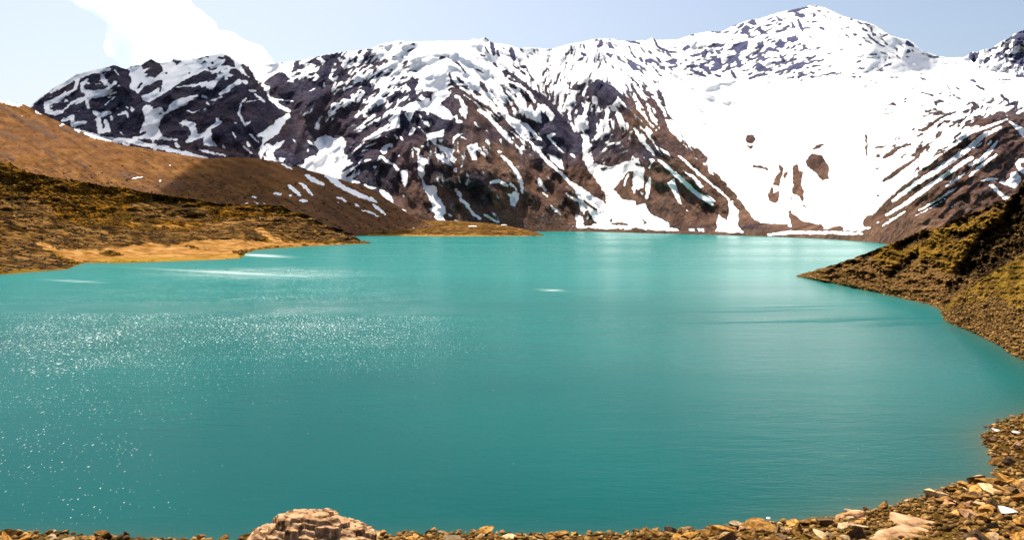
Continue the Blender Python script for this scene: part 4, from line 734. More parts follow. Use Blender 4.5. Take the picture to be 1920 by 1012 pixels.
for (x_, y_, w_, lb) in [(730, 427, 19, "biggest snow patch on the far low spit above its left beach"), (688, 422.5, 11, "oval snow patch on the upper left of the far spit"), (680, 428, 11, "pale snow patch just left of the biggest one on the spit"), (718, 416, 12, "thin snow strip on the crest of the spit at its left"),
   (773, 419.3, 9, "small snow strip left of the twin strips on the spit crest"), (785, 418.5, 7, "smaller of the twin snow strips on the spit crest"), (774, 427.5, 6, "tiny snow patch below the twin strips on the spit"), (887, 424, 17, "long snow strip in the middle right of the spit"), (945, 421.5, 12, "flat snow patch near the right end of the spit")]:
    tt = float((sp_bot(x_) - y_) / (sp_bot(x_) - sp_top(x_))); dd_ = float(d_spit(np.array([x_ * 1.0]), np.array([y_ * 1.0]), np.array([tt]))[0])
    drift(x_, y_, w_, dd_ * .995, lb)
# ------------------------------------------------------------------ terraced hill with the beach on the left shore
e_top = line([(-200, 270), (-80, 290), (0, 305), (19, 306), (30, 313), (41, 319), (70, 327), (95, 332), (158, 341), (200, 350), (228, 351), (269, 360), (316, 367), (364, 373), (411, 382), (432, 382), (489, 384), (530, 386), (550, 398), (571, 400), (591, 410), (608, 421), (641, 430), (663, 441), (676, 451), (690, 454.6), (697, 455.5)])
e_bot = line([(-200, 560), (0, 515), (60, 510), (125, 505), (142, 498), (160, 492.5), (230, 493), (300, 490.5), (400, 487), (447, 484.5), (456, 481), (462, 474), (480, 468.5), (500, 466.5), (560, 462.5), (640, 458.5), (697, 456)])
est = np.zeros((RH, RW)); esa = np.zeros((RH, RW)); 
RYX = 0
def big_raster(polys, strokes=(), bl=1.5):
    """cover raster for the shore hill (taller than the mountain raster)"""
    global PX, PY, RY1, RH
    img = np.zeros((150 + 460, RW)); return img
# the shore hill reaches lower than the mountain raster, so its rasters are shifted up by 120 rows
def T120(x0, y0, s): return lambda pts: [(x0 + X / s, y0 + Y / s - 120) for X, Y in pts]
t6 = T120(0, 180, 3.1625); t7 = T120(380, 280, 4.6)
fill_poly(est, t6([(0, 600), (230, 600), (330, 680), (330, 760), (150, 780), (60, 770), (0, 760)]), .9)
fill_poly(est, t6([(0, 770), (300, 740), (540, 770), (900, 790), (1300, 790), (1518, 760), (1518, 850), (1150, 850), (1000, 900), (600, 910), (350, 900), (200, 860), (0, 850)]), .85)
fill_poly(est, t6([(750, 620), (1200, 640), (1270, 700), (1260, 750), (800, 745)]), .55)
fill_poly(est, t6([(0, 860), (180, 860), (330, 960), (430, 1012), (430, 1060), (0, 1060)]), 1)
fill_poly(est, t7([(0, 640), (330, 590), (900, 560), (1000, 600), (1250, 700), (1400, 800), (1100, 800), (800, 780), (640, 760), (500, 760), (0, 780)]), .8)
stroke(est, t7([(650, 490), (640, 530), (250, 510)]), 60 / 4.6, .5)
est = blur(warp(est, 3), 2.5)
fill_poly(esa, t6([(350, 905), (600, 905), (900, 870), (1050, 880), (1150, 850), (1518, 850), (1518, 890), (1400, 900), (1320, 930), (1450, 960), (1200, 985), (900, 985), (520, 985), (430, 950)]), 1)
fill_poly(esa, t6([(190, 865), (270, 870), (400, 930), (530, 975), (480, 985), (330, 940)]), 1)
fill_poly(esa, t7([(0, 770), (400, 775), (600, 800), (430, 680), (520, 670), (590, 740), (700, 790), (1100, 810), (1440, 808), (1100, 830), (600, 840), (250, 880), (340, 930), (0, 960)]), 1)
stroke(esa, t6([(760, 745), (900, 768), (1250, 765), (1410, 745), (1518, 715)]), 5, .75)
fill_poly(esa, t6([(0, 765), (150, 800), (300, 780), (200, 850), (0, 850)]), .42)
stroke(esa, t7([(1100, 765), (1150, 775)]), 3, 1)
for it in ([(590, 940), (640, 915), (740, 935), (700, 950)], [(1100, 880), (1180, 900), (1300, 910), (1130, 905)], [(960, 880), (1010, 880), (990, 900)]):
    fill_poly(esa, t6(it), 0)
esa = blur(warp(esa, 2), 1.4)
def sE(img): return lambda X, Y, T: sample(img, X, Y - 120)
def d_e(X, Y, T):
    b = shore_D(e_bot(X)); yb = e_bot(X)
    top = np.interp(X, [-200, 0, 150, 300, 450, 560, 640, 697], [560, 720, 850, 1000, 1080, 1130, 1120, 1085])
    top = np.maximum(top, b * 1.01)
    # beach: seen from the water's edge it recedes fast, then the terraces rise
    q = np.clip(T, 0, 1); D = b + (top - b) * (1 - (1 - q) ** 1.7)
    st = sstep(.12, .25, T) * sstep(697, 640, X)
    z = H0 - D * (Y - YH) / F0
    D *= 1 - st * (.026 * fbm(X / 80, Y / 22, 86, 3) + .008 * ridged(X / 34, Y / 14, 87, 4) + .004 * fbm(X / 7, Y / 4, 88, 4) * (1 - sE(esa)(X, Y, T)) + .004 * sE(est)(X, Y, T) + .010 * ridged(X / 16, Y / 70, 90, 3) * np.exp(-((X - 60) / 90) ** 2 - ((Y - 395) / 26) ** 2))
    ph = (Y + 4 * fbm(X / 70, Y / 30, 89, 3)) / 11.0
    D *= 1 + .002 * st * (np.abs(ph - np.floor(ph) - .5) - .25) * 2
    return D
eh = slope_sheet("shore", -200, 697, 1.2, 240, lambda x: e_top(x) + 1.6 * fbm(x / 9, x * 0, 47, 4) * sstep(697, 660, x), e_bot, d_e, M_SB,
    {'strata': sE(est), 'sand': sE(esa), 'wet': lambda X, Y, T: np.clip(sstep(3, .5, e_bot(X) - Y) * .35 + .8 * blob(X, Y, [(230, 487, 60, 7, .7), (330, 486, 60, 5, .7), (440, 480, 50, 4, .6), (30, 508, 60, 6, .7)]), 0, 1) * sstep(12, 6, e_bot(X) - Y)}, back=(1.05, 1.2), drop=(.5, .9), tp=1.15)
tag(eh, kind='structure')

# ------------------------------------------------------------------ near right slope (two folds of it)
g_top = line([(1496, 516.6), (1536, 504), (1570, 494), (1604, 482), (1640, 468), (1668, 457), (1702, 444), (1736, 427), (1766, 425), (1790, 410), (1831, 396), (1887, 375), (1908, 358), (1920, 335), (1960, 300), (2150, 240)])
g_bot = line([(1496, 518), (1560, 531), (1650, 550), (1740, 570), (1765, 580), (1800, 588), (1900, 600), (2150, 620)])
crg = np.zeros((RH, RW)); trf = np.zeros((RH, RW))
def T160(x0, y0, s): return lambda pts: [(x0 + X / s, y0 + Y / s - 200) for X, Y in pts]
c5 = T160(1480, 320, 2.66); c6 = T160(1700, 330, 2.89)
fill_poly(crg, c5([(1172, 70), (1130, 130), (1100, 180), (1050, 260), (960, 310), (900, 400), (820, 520), (930, 550), (1000, 520), (1172, 410), (1400, 300), (1400, 60)]), 1)
fill_poly(crg, c5([(790, 560), (880, 530), (900, 580), (800, 620)]), .8)
for q in ([(770, 290), (870, 310), (930, 290), (880, 330), (840, 360)], [(780, 265), (860, 240), (1050, 165), (900, 250)], [(520, 380), (640, 320), (740, 300), (680, 350), (560, 400)], [(560, 460), (650, 400), (640, 440), (520, 540), (480, 540)], [(340, 430), (450, 390), (460, 410), (380, 450)]):
    fill_poly(crg, c5(q), .75)
crg = blur(warp(crg, 3), 1.5)
fill_poly(trf, c5([(400, 410), (600, 330), (760, 285), (1100, 170), (1100, 200), (950, 310), (880, 420), (800, 520), (700, 430), (560, 470), (450, 470)]), .95)
trf = blur(trf, 8)
def sG(img): return lambda X, Y, T: sample(img, X, Y - 200)
def d_g(X, Y, T):
    b = shore_D(g_bot(X)); r = np.interp(X, [1496, 1560, 1700, 1800, 1920, 2150], [1.0, 1.06, 1.26, 1.42, 1.55, 1.7])
    D = b * (1 + (r - 1) * T ** .9)
    s_ = sstep(1496, 1560, X)
    D *= 1 - s_ * sstep(0, .1, T) * (.026 * ridged((X + Y * 1.2) / 60, (Y - X * .5) / 30, 92, 4) + .012 * ridged(X / 16, Y / 11, 93, 4) + .006 * fbm(X / 5, Y / 4, 94, 4) - .032 * sG(blur(crg, 4))(X, Y, T) * (1 + .8 * ridged(X / 18, Y / 30, 95, 3)))
    return D
gs = slope_sheet("slope", 1496, 2150, 1.0, 240, lambda x: g_top(x) + 3.0 * fbm(x / 11, x * 0, 48, 5) * sstep(1496, 1560, x), g_bot, d_g, M_SL,
    {'crag': sG(crg), 'turf': sG(trf)}, back=(1.06, 1.25, 1.5), drop=(.5, 1.0, 1.6))
tag(gs, kind='structure')
g2_top = line([(1764, 579), (1775, 571), (1800, 552), (1833, 527), (1870, 505), (1920, 478), (2000, 440), (2200, 330)])
g2_bot = line([(1764, 581), (1770, 596), (1778, 604), (1830, 626), (1880, 651), (1895, 664), (1920, 676), (1960, 694), (2200, 790)])
def d_g2(X, Y, T):
    b = shore_D(g2_bot(X)); D = b * (1 + np.interp(X, [1764, 1850, 1920, 2200], [.01, .14, .20, .30]) * T ** .95)
    return D * (1 - sstep(1764, 1800, X) * sstep(0, .08, T) * (.010 * ridged(X / 40, Y / 20, 96, 3) + .006 * fbm(X / 6, Y / 5, 97, 4)))
gs2 = slope_sheet("slope", 1764, 2200, 1.2, 220, lambda x: g2_top(x) + 1.0 * fbm(x / 9, x * 0, 49, 3), g2_bot, d_g2, M_SL,
    {'crag': lambda X, Y, T: 0 * X, 'turf': lambda X, Y, T: .85 * sstep(.45, .8, T + .15 * fbm(X / 30, Y / 30, 98, 3) + .1 * sstep(1830, 1920, X))}, back=(1.05, 1.15, 1.4), drop=(.6, 1.2, 1.6))
tag(gs2, kind='structure')

# ------------------------------------------------------------------ near shore: gravel bank in plan
near_px = [(-1500, 1010), (-300, 998), (0, 1001), (90, 1000), (130, 1002), (200, 1006), (330, 1012), (440, 1014), (480, 1004), (560, 1002), (640, 1004), (720, 1004), (760, 1001), (850, 998), (950, 1003), (1050, 1003), (1150, 1001), (1300, 994), (1380, 990), (1440, 980), (1500, 978), (1560, 972), (1600, 964), (1680, 948), (1740, 928), (1800, 910), (1850, 904), (1872, 893), (1873, 875), (1862, 852), (1850, 832), (1846, 818), (1868, 798), (1895, 786), (1920, 777), (2000, 750), (2200, 700), (2700, 600)]
NP = [(shore_D(y) * (x - 960) / F0, shore_D(y)) for x, y in near_px]
poly_land = NP + [(NP[-1][0] + 200, 300), (400, -60), (-400, -60)]
def in_poly(X, Y, p):
    ins = np.zeros(X.shape, bool); j = len(p) - 1
    for i in range(len(p)):
        xi, yi = p[i]; xj, yj = p[j]
        if yi != yj: ins ^= ((yi > Y) != (yj > Y)) & (X < (xj - xi) * (Y - yi) / (yj - yi) + xi)
        j = i
    return ins
def near_sd(X, Y):
    d = np.full(X.shape, 1e9)
    for a, b_ in zip(NP[:-1], NP[1:]): d = np.minimum(d, seg_dist(X, Y, a, b_)[0])
    return np.where(in_poly(X, Y, poly_land), d, -d)
def near_h(X, Y, fine=True):
    d = near_sd(X, Y)
    z = np.where(d > 0, .19 * d + .0035 * d * d, .25 * d)
    z = np.where(d > 12, .19 * 12 + .504 + (d - 12) * .29, z)
    z = z + .5 * fbm(X / 9, Y / 9, 101, 3) * sstep(1, 8, d) + .16 * fbm(X / 2.2, Y / 2.2, 102, 4) * sstep(-1, 1, d)
    lim = H0 - 2.2 - np.clip(Y, 0, None) * .405      # stays under the line of sight to the water
    return z
gx = np.arange(-110, 150, .45); gy = np.arange(-12, 150, .45)
GX, GY = np.meshgrid(gx, gy)
GZ = near_h(GX, GY)
cap = 24.3 - np.hypot(GX, GY) * 0
GZ = np.minimum(GZ, np.where(np.abs(GX) < 60, 24.2, 40))
gr = mesh_obj("ground", np.stack([GX, GY, GZ], -1).reshape(-1, 3), grid_faces(len(gy), len(gx)), M_GD)
tag(gr, kind='structure')

# ------------------------------------------------------------------ lake
wxs = np.arange(-420, 2340, 8.0)
wys = YH + 1.6 + (1200.0 - YH) * np.linspace(0, 1, 300) ** 1.6
WX, WY = np.meshgrid(wxs, wys)
WD = shore_D(WY); X_ = WD * (WX - 960) / F0
dn = -near_sd(X_, WD)
shal = (.40 + .55 * sstep(1450, 1700, WX)) * np.exp(-np.clip(dn + 1.0, 0, None) / 1.7) * (dn > -2) + .20 * np.exp(-np.clip(dn, 0, None) / 8) * sstep(1250, 1600, WX)
dg = np.clip((WY - np.where(WX > 1764, g2_bot(WX), g_bot(WX))), 0, 400) * WD / F0
shal = shal + .5 * np.exp(-dg / 1.2) * (WX > 1490) * (dg > 0)
de = np.clip(WY - e_bot(WX), 0, 100)
shal = shal + .35 * np.exp(-de / 2.0) * (WX < 700) * (WY > e_bot(WX) - 1)
foam_glint = np.zeros(WX.shape)
gust = np.zeros(WX.shape)
wob = 2.5 * fbm(WX / 90, WY / 8, 121, 3)
for (x, y, a, b_, v) in [(1480, 574, 90, 2.2, .8), (1420, 581, 120, 1.8, .6), (1600, 596, 130, 3.2, 1.0), (1440, 602, 140, 1.8, .6), (1680, 606, 60, 4.0, .6), (1200, 545, 90, 2.0, .35), (1050, 556, 120, 1.6, .25)]:
    gust += v * np.exp(-((WX - x) / a) ** 2 - ((WY - y + wob + .02 * (WX - x)) / b_) ** 2)
glint_zone = .86 * np.exp(-((WX - 620) / 430) ** 2 - ((WY - 600) / 120) ** 2) + .75 * np.exp(-((WX - 480) / 190) ** 2 - ((WY - 512) / 12) ** 2) + .50 * np.exp(-((WX - 60) / 360) ** 2 - ((WY - 860) / 210) ** 2) + .5 * np.exp(-((WX - 60) / 260) ** 2 - ((WY - 620) / 110) ** 2)  # zones of the lake where the sun-glitter flecks are painted
for (x, y, a, b_, v) in [(1035, 544, 20, 1.1, .5), (490, 479, 40, 1.8, .7), (430, 511, 110, 1.3, .45), (140, 527, 40, 1.2, .3)]:  # pale wake foam, and a wave glint at left painted in
    foam_glint += v * np.exp(-((WX - x) / a) ** 2 - ((WY - y - .05 * (WX - x)) / b_) ** 2)
water = mesh_obj("water", np.stack([X_, WD, 0 * X_], -1).reshape(-1, 3), grid_faces(len(wys), len(wxs))[:, ::-1], M_WA, {'gust': np.clip(gust, 0, 1), 'shal': np.clip(shal, 0, 1), 'foam_glint': np.clip(foam_glint, 0, 1), 'sun_glint': np.clip(glint_zone * 1.0, 0, 1)})
tag(water, kind='structure')

# ------------------------------------------------------------------ stones
def stone_mesh(seed, mat, sub=2, flat=.6, cuts=9, rough=.06, name="rock"):
    rr = np.random.default_rng(seed)
    bm = bmesh.new(); bmesh.ops.create_icosphere(bm, subdivisions=sub, radius=1.0)
    P = np.array([v.co[:] for v in bm.verts])
    for _ in range(cuts):                                    # broken faces
        nrm = rr.normal(size=3); nrm /= np.linalg.norm(nrm); dd = rr.uniform(.34, .66)
        s = P @ nrm; P = P - np.clip(s - dd, 0, None)[:, None] * nrm[None, :]
    P *= np.array([1.0, rr.uniform(.6, .85), flat * rr.uniform(.75, 1.1)])
    nz = Noise2(seed + 1)
    P = P / np.abs(P[:, 0]).max(); P = P * (1 + rough * (nz(P[:, 0] * 3 + P[:, 2] * 2, P[:, 1] * 3 - P[:, 2]) + .5 * nz(P[:, 0] * 8, P[:, 1] * 8 + P[:, 2] * 6)))[:, None]
    for v, p in zip(bm.verts, P): v.co = p
    me = bpy.data.meshes.new(name); bm.to_mesh(me); bm.free()
    me.materials.append(mat)
    return me
def near_z(x, y): return float(near_h(np.array([[x]]), np.array([[y]]))[0, 0])
def img_to_near(px, py):
    """walk down the sight line to the bank or the water"""
    ds = np.linspace(30, 130, 700); X = ds * (px - 960) / F0; Z = H0 - ds * (py - YH) / F0
    hh = np.maximum(near_h(X[None], ds[None])[0], 0)
    k = np.argmax(Z <= hh); return X[k], ds[k], hh[k]
def add_rock(me, x, y, z, s, rz, tilt, label, group=None, cat="rock"):
    o = bpy.data.objects.new("rock", me); col.objects.link(o)
    o.location = (x, y, z); o.scale = s if isinstance(s, tuple) else (s, s, s); o.rotation_euler = (tilt[0], tilt[1], rz)
    return tag(o, label, cat, group)
bigs = [stone_mesh(100 + i, M_ST, 3, .62, 10, .07) for i in range(5)]
pinks = [stone_mesh(200 + i, M_STB, 4, .35, 9, .12) for i in range(3)]
darks = [stone_mesh(300 + i, M_STD, 3, .6, 10, .06) for i in range(3)]
whites = [stone_mesh(400 + i, M_STW, 3, .4, 8, .05) for i in range(2)]
smalls = [stone_mesh(500 + i, M_ST, 3, .62, 12, .05) for i in range(7)] + [stone_mesh(520 + i, M_STD, 3, .75, 13, .05) for i in range(1)] + [stone_mesh(530, M_STP, 3, .6, 13, .05)] + [stone_mesh(540 + i, M_STL, 3, .42, 11, .06) for i in range(2)]

# the outcrop at the bottom edge: a boulder with slab, ledges and blocks leaning on it
def rock_at(px, py, wpx, me, asp, rz, tilt, label, sink=.25, dz=0.0):
    x, y, z = img_to_near(px, py); s = wpx * y / F0 / 2
    return add_rock(me, x, y, z + dz + s * asp * .3 - s * sink * .3, (s, s * .9, s * asp), rz, tilt, label)
def outcrop():
    rr = np.random.default_rng(41)
    n_ = 170; xs = np.linspace(-5.2, 5.2, n_ * 2); ys = np.linspace(-3.2, 2.6, n_)
    X, Y = np.meshgrid(xs, ys)
    prof = line([(-5.2, -.5), (-4.9, .05), (-4.5, .45), (-3.6, .58), (-3.3, 1.1), (-2.2, 1.75), (-1.5, 2.0), (1.05, 2.0), (1.9, 1.65), (2.6, 1.25), (3.6, .85), (4.3, .5), (4.7, .2), (5.2, -.5)])
    def base(x, y): return prof(x) * np.clip(1 - np.abs(y / 3.0) ** 2.4, 0, 1) - .55 * np.clip(np.abs(y) - 1.8, 0, 9) - np.where(y < 0, .12 * y * y, 0)
    wx = X + .22 * fbm(X * 1.1, Y * 1.1, 61, 3); wy = Y + .22 * fbm(X * 1.1, Y * 1.1, 62, 3)
    C = np.stack([rr.uniform(-5.2, 5.2, 90), rr.uniform(-3.2, 2.6, 90)], -1)
    best = np.full(X.shape, 1e9); sec = best.copy(); wid = np.zeros(X.shape, int)
    for i, (a, b_) in enumerate(C):
        d = np.hypot((wx - a) * .62, wy - b_); nb = d < best
        sec = np.where(nb, best, np.minimum(sec, d)); wid = np.where(nb, i, wid); best = np.where(nb, d, best)
    tx = rr.uniform(-.16, .16, 90); tyv = rr.uniform(-.02, .30, 90); off = rr.uniform(-.22, .20, 90)
    hb = base(C[:, 0], C[:, 1]) + off
    Z = .5 * base(X, Y) + .5 * (hb[wid] + tx[wid] * (X - C[wid, 0]) + tyv[wid] * (Y - C[wid, 1]))
    q = (Z + .10 * X + .12 * fbm(X * .8, Y * .8, 66, 3)) / .34; fq = q - np.floor(q)
    Z = Z + .34 * (sstep(.0, .32, fq) - fq) * .8
    Z -= .16 * np.exp(-((sec - best) / .04) ** 2) * (fbm(X * .9, Y * .9, 67, 2) > -.05)
    Z = np.minimum(Z, 2.0 + .04 * X * 0 + .05 * fbm(X, Y, 64, 3)) + .05 * ridged(X * 1.2 + Y * .6, Y * 2.2, 65, 5)
    me_o = mesh_obj("boulder", np.stack([X, Y, Z], -1).reshape(-1, 3), grid_faces(n_, n_ * 2), M_STB, smooth=False)
    return me_o
D_B = 58.0
o = outcrop()
o.location = ((583 - 960) / F0 * D_B, D_B, H0 - D_B * (962.5 - YH) / F0 - 2.0)
o.scale = (.90, .95, 1.0)
tag(o, "large pinkish brown boulder with ledges standing at the water's edge", "boulder")

named = [
 (1867, 812, 24, whites[0], .55, .3, (.05, .25), "white slab of rock lying at the tip of the gravel point"),
 (1871, 791, 11, darks[0], .7, .9, (0, 0), "small black rock at the waterline above the white slab"),
 (1848, 801, 9, darks[1], .4, .2, (0, 0), "low dark rock just breaking the water beside the gravel point"),
 (1590, 958, 17, pinks[0], .3, .1, (0, .1), "thin pale reddish slab lying in the shallow water"),
 (1545, 985, 46, darks[2], .75, .5, (.1, .3), "large dark brown rock with an orange top on the lower bank"),
 (1425, 992, 60, bigs[0], .5, .2, (.1, -.2), "long brown rock with a pale upper edge by the waterline"),
 (1441, 978, 11, whites[1], .9, .9, (0, 0), "round white stone resting on the end of the long brown rock"),
 (1640, 960, 19, bigs[1], .9, .9, (0, 0), "rounded pale yellow stone on the crest of the bank"),
 (1740, 990, 130, pinks[1], .28, -.25, (.08, .10), "long flat pinkish slab with a dark hollow below it"),
 (1700, 1008, 150, pinks[2], .25, .1, (.05, .05), "broad flat pink slab at the bottom edge of the bank"),
 (1886, 965, 44, whites[0], .4, -.2, (.1, .15), "white slab split by a dark crack at the right of the bank"),
 (1905, 930, 28, darks[0], .9, .4, (.2, .4), "pointed brown rock above the split white slab"),
 (1912, 985, 60, bigs[2], .7, .8, (.1, .2), "rusty orange rock in the lower right corner"),
 (1842, 978, 40, bigs[3], .8, .5, (.1, 0), "blocky olive brown rock left of the split white slab"),
 (1320, 1000, 55, bigs[4], .35, .1, (.05, -.1), "flat tan rock on the bank left of the long brown rock"),
 (1260, 998, 30, darks[1], .6, .6, (0, .2), "dark rock beside the flat tan rock"),
 (1790, 935, 26, bigs[1], .5, 1.2, (.1, .1), "broken tan rock in the middle of the gravel bank"),
 (1230, 995, 16, bigs[3], .8, .2, (0, 0), "small upright tan stone on the bank left of the dark rock"),
 (1905, 815, 16, whites[1], .5, .2, (.1, 0), "pale stone on the gravel point right of the white slab"),
]
for (px, py, wpx, me, asp, rz, tl, lb) in named: rock_at(px, py, wpx, me, asp, rz, tl, lb, dz=.30 if 'white' in lb or 'pale stone' in lb else .12)
ANCH = [(px, py, "the " + a) for (px, py, a) in [(1800, 955, "earthy patch amid the bank"), (1840, 940, "upper gravel amid the bank"), (1760, 950, "stony rise above the pink slab"), (1890, 945, "stony ground by the right edge"), (1500, 1000, "dark foot of the lower bank"), (1660, 985, "tan blocks left of the pink slab"), (1867, 812, "white slab at the gravel tip"), (1905, 815, "pale stone on the gravel point"), (1890, 870, "narrow neck of the gravel point"), (1545, 985, "large orange topped rock"), (1425, 992, "long brown rock by the waterline"), (1640, 960, "rounded pale yellow stone"), (1740, 990, "long flat pinkish slab"), (1700, 1008, "broad pink slab at the bottom edge"),
  (1886, 965, "white slab split by a crack"), (1905, 930, "pointed rock near the right edge"), (1912, 1000, "rusty orange corner rock"), (1842, 978, "blocky olive brown rock"), (1320, 1000, "flat tan rock of the lower bank"), (1260, 998, "dark rock of the lower bank"), (1790, 935, "broken tan rock amid the gravel"), (1230, 995, "small upright stone"), (1590, 975, "waterline beside the half sunken slab"),
  (1160, 1003, "low bank under the middle of the lake"), (1080, 1004, "bank under the pale reflection"), (1000, 1005, "straight low bank at the bottom edge"), (920, 1005, "bank bottom centre"), (840, 1003, "bank right of the boulder"), (760, 1005, "right foot of the boulder"), (640, 1008, "front of the boulder"), (470, 1008, "left foot of the boulder"), (210, 1005, "end of the left strip of bank"), (130, 1003, "middle of the left strip of bank"), (60, 1003, "left strip of bank near the corner"), (0, 1003, "bottom left corner")]]
ORD = "largest,second largest,third largest,fourth largest,fifth largest,sixth largest,seventh largest,eighth largest,ninth largest,tenth largest,eleventh largest,twelfth largest,thirteenth largest,fourteenth largest,fifteenth largest,sixteenth largest,seventeenth largest,eighteenth largest,nineteenth largest,twentieth largest,twenty-first largest,twenty-second largest,twenty-third largest,twenty-fourth largest,twenty-fifth largest,twenty-sixth largest,twenty-seventh largest,twenty-eighth largest,smallest".split(",")
loose = {}

rr = random.Random(12)
cnt = 0
classes = [(smalls, "tan angular rock among the many on the gravel bank along the near shore")]
tries = 0
while cnt < 262 and tries < 20000:
    tries += 1
    px = rr.uniform(-20, 1940) if rr.random() < .6 else rr.uniform(1250, 1940)
    py = rr.uniform(772, 1020)
    D = None
    yb = np.interp(px, [p[0] for p in near_px if p[0] <= 1862], [p[1] for p in near_px if p[0] <= 1862]) if px < 1846 else (904 - (px - 1850) * .1 if rr.random() < .6 else 800)
    if py < yb - 3: continue
    x, y, z = img_to_near(px, py)
    if near_sd(np.array([[x]]), np.array([[y]]))[0, 0] < -.4: continue
    if any(abs(px - q_[0]) < q_[2] * .5 and abs(py - q_[1]) < q_[2] * .3 + 3 for q_ in named): continue
    wpx = (13 + 38 * rr.random() ** 1.9) * (1.0 if py > 860 else .5) * (1.15 if px < 1300 else 1)
    s = wpx * y / F0 / 2
    me = rr.choice(smalls)
    ro = add_rock(me, x, y, z + s * .22, (s * rr.uniform(1, 1.25), s * rr.uniform(.6, .95), s * rr.uniform(.45, 1.0)), rr.uniform(0, 6.28), (rr.uniform(-.3, .3), rr.uniform(-.3, .3)),
             "", "loose rocks on the gravel bank")
    kc = "dark brown" if me.materials[0] is M_STD else "pinkish" if me.materials[0] is M_STP else "pale" if me.materials[0] is M_STL else "tan"
    an = min(ANCH, key=lambda a_: (a_[0] - px) ** 2 + 2 * (a_[1] - py) ** 2)[2]
    loose.setdefault((kc, an), []).append((wpx, ro))
    cnt += 1
for (kc, an), lst in loose.items():
    for k_, (_, ro) in enumerate(sorted(lst, key=lambda q: -q[0])):
        ro['label'] = ("%s %s loose rock by %s" % (ORD[min(k_, 28)], kc, an)) if len(lst) > 1 else "only %s loose rock by %s" % (kc, an)

def stones_blob(name, pos, sizes, mat, label, seed, cat="gravel"):
    """uncountable loose stones as one mesh"""
    rg = np.random.default_rng(seed); protos = []
    for i in range(10):
        bm = bmesh.new(); bmesh.ops.create_icosphere(bm, subdivisions=1, radius=1.0)
        P = np.array([v.co[:] for v in bm.verts]); Fc = np.array([[v.index for v in f.verts] for f in bm.faces]); bm.free()
        for _ in range(7):
            nrm = rg.normal(size=3); nrm /= np.linalg.norm(nrm); s = P @ nrm; P = P - np.clip(s - rg.uniform(.45, .8), 0, None)[:, None] * nrm
        P *= np.array([1, rg.uniform(.6, .9), rg.uniform(.4, .75)]); protos.append((P, Fc))
    V, Fs, Tn, off = [], [], [], 0
    for p, s in zip(pos, sizes):
        P, Fc = protos[rg.integers(10)]; a = rg.uniform(0, 6.28); b_ = rg.uniform(-.4, .4)
        ca, sa, cb, sb = math.cos(a), math.sin(a), math.cos(b_), math.sin(b_)
        M = np.array([[ca, -sa, 0], [sa, ca, 0], [0, 0, 1]]) @ np.array([[1, 0, 0], [0, cb, -sb], [0, sb, cb]])
        V.append(P @ M.T * s + p); Fs.append(Fc + off); Tn.append(np.full(len(P), rg.random())); off += len(P)
    o = mesh_obj(name, np.concatenate(V), np.concatenate(Fs), mat, {'tint': np.concatenate(Tn)}, smooth=False)
    return tag(o, label, cat, kind='stuff')
# gravel on the near bank
pos, siz = [], []
rg = np.random.default_rng(5)
M_ = 60000
gxr = rg.uniform(-60, 100, M_); gyr = rg.uniform(48, 125, M_)
sd = near_sd(gxr[None], gyr[None])[0]; hz = near_h(gxr[None], gyr[None])[0]
ppx = 960 + F0 * gxr / gyr; ppy = YH + F0 * (H0 - hz) / gyr
ok = (sd > -.5) & (ppx > -60) & (ppx < 1980) & (ppy < 1040)
# denser at the water's edge
for x, y, z in zip(gxr[ok], gyr[ok], hz[ok]):
    s = .10 + .42 * rg.random() ** 2.4
    pos.append((x, y, z + s * .2)); siz.append(s)
pos, siz = pos[:16000], siz[:16000]
stones_blob("gravel", np.array(pos), siz, M_GR, "loose tan gravel covering the near bank", 6)
# rubble on the near slopes across the cove, taken on the slope meshes themselves
def rubble(obj, n_, smin, smax, seed, zone, label):
    me = obj.data; co = np.empty(len(me.vertices) * 3, np.float32); me.vertices.foreach_get("co", co); co = co.reshape(-1, 3)
    px = 960 + F0 * co[:, 0] / co[:, 1]; py = YH + F0 * (H0 - co[:, 2]) / co[:, 1]
    idx = np.where((px > 1480) & (px < 1990) & (co[:, 2] > -.3) & zone(px, py))[0]
    rg = np.random.default_rng(seed); idx = rg.choice(idx, min(n_, len(idx)), replace=False)
    s = smin + (smax - smin) * rg.random(len(idx)) ** 3
    stones_blob("rubble", co[idx] + np.array([0, 0, .05]), s, M_GR, label, seed + 1, "rubble")
rubble(gs, 5200, .18, .95, 15, lambda px, py: (py > g_bot(px) - 12 - 45 * rg.random(len(px)) ** 2 * sstep(1500, 1650, px)), "brown rubble along the foot of the right hand slope")
rubble(gs2, 5200, .10, .65, 25, lambda px, py: (py > g2_bot(px) - 15 - 110 * rg.random(len(px)) ** 1.5 * sstep(1764, 1840, px)), "pale rubble scattered below the turf on the nearest slope")

def mat_tuft():
    m, n, b = new_mat("dry_scrub")
    base = ramp(n, attr(n, 'tint'), [(0, (.022, .012, .002)), (.4, (.09, .044, .005)), (.75, (.21, .098, .009)), (1, (.31, .160, .022))])
    n.links.new(base, b.inputs['Base Color']); b.inputs['Roughness'].default_value = 1; b.inputs['Specular IOR Level'].default_value = .05
    return m
M_TF = mat_tuft()
def scatter(obj, n_, smin, smax, seed, keep, label, name, cat, mat, pw=2.5):
    me = obj.data; co = np.empty(len(me.vertices) * 3, np.float32); me.vertices.foreach_get("co", co); co = co.reshape(-1, 3)
    px = 960 + F0 * co[:, 0] / co[:, 1]; py = YH + F0 * (H0 - co[:, 2]) / co[:, 1]
    rg = np.random.default_rng(seed)
    idx = np.where((px > -60) & (px < 1980) & (co[:, 2] > .5) & keep(px, py, rg))[0]
    idx = rg.choice(idx, min(n_, len(idx)), replace=False)
    s_ = smin + (smax - smin) * rg.random(len(idx)) ** pw
    stones_blob(name, co[idx], s_, mat, label, seed + 1, cat)
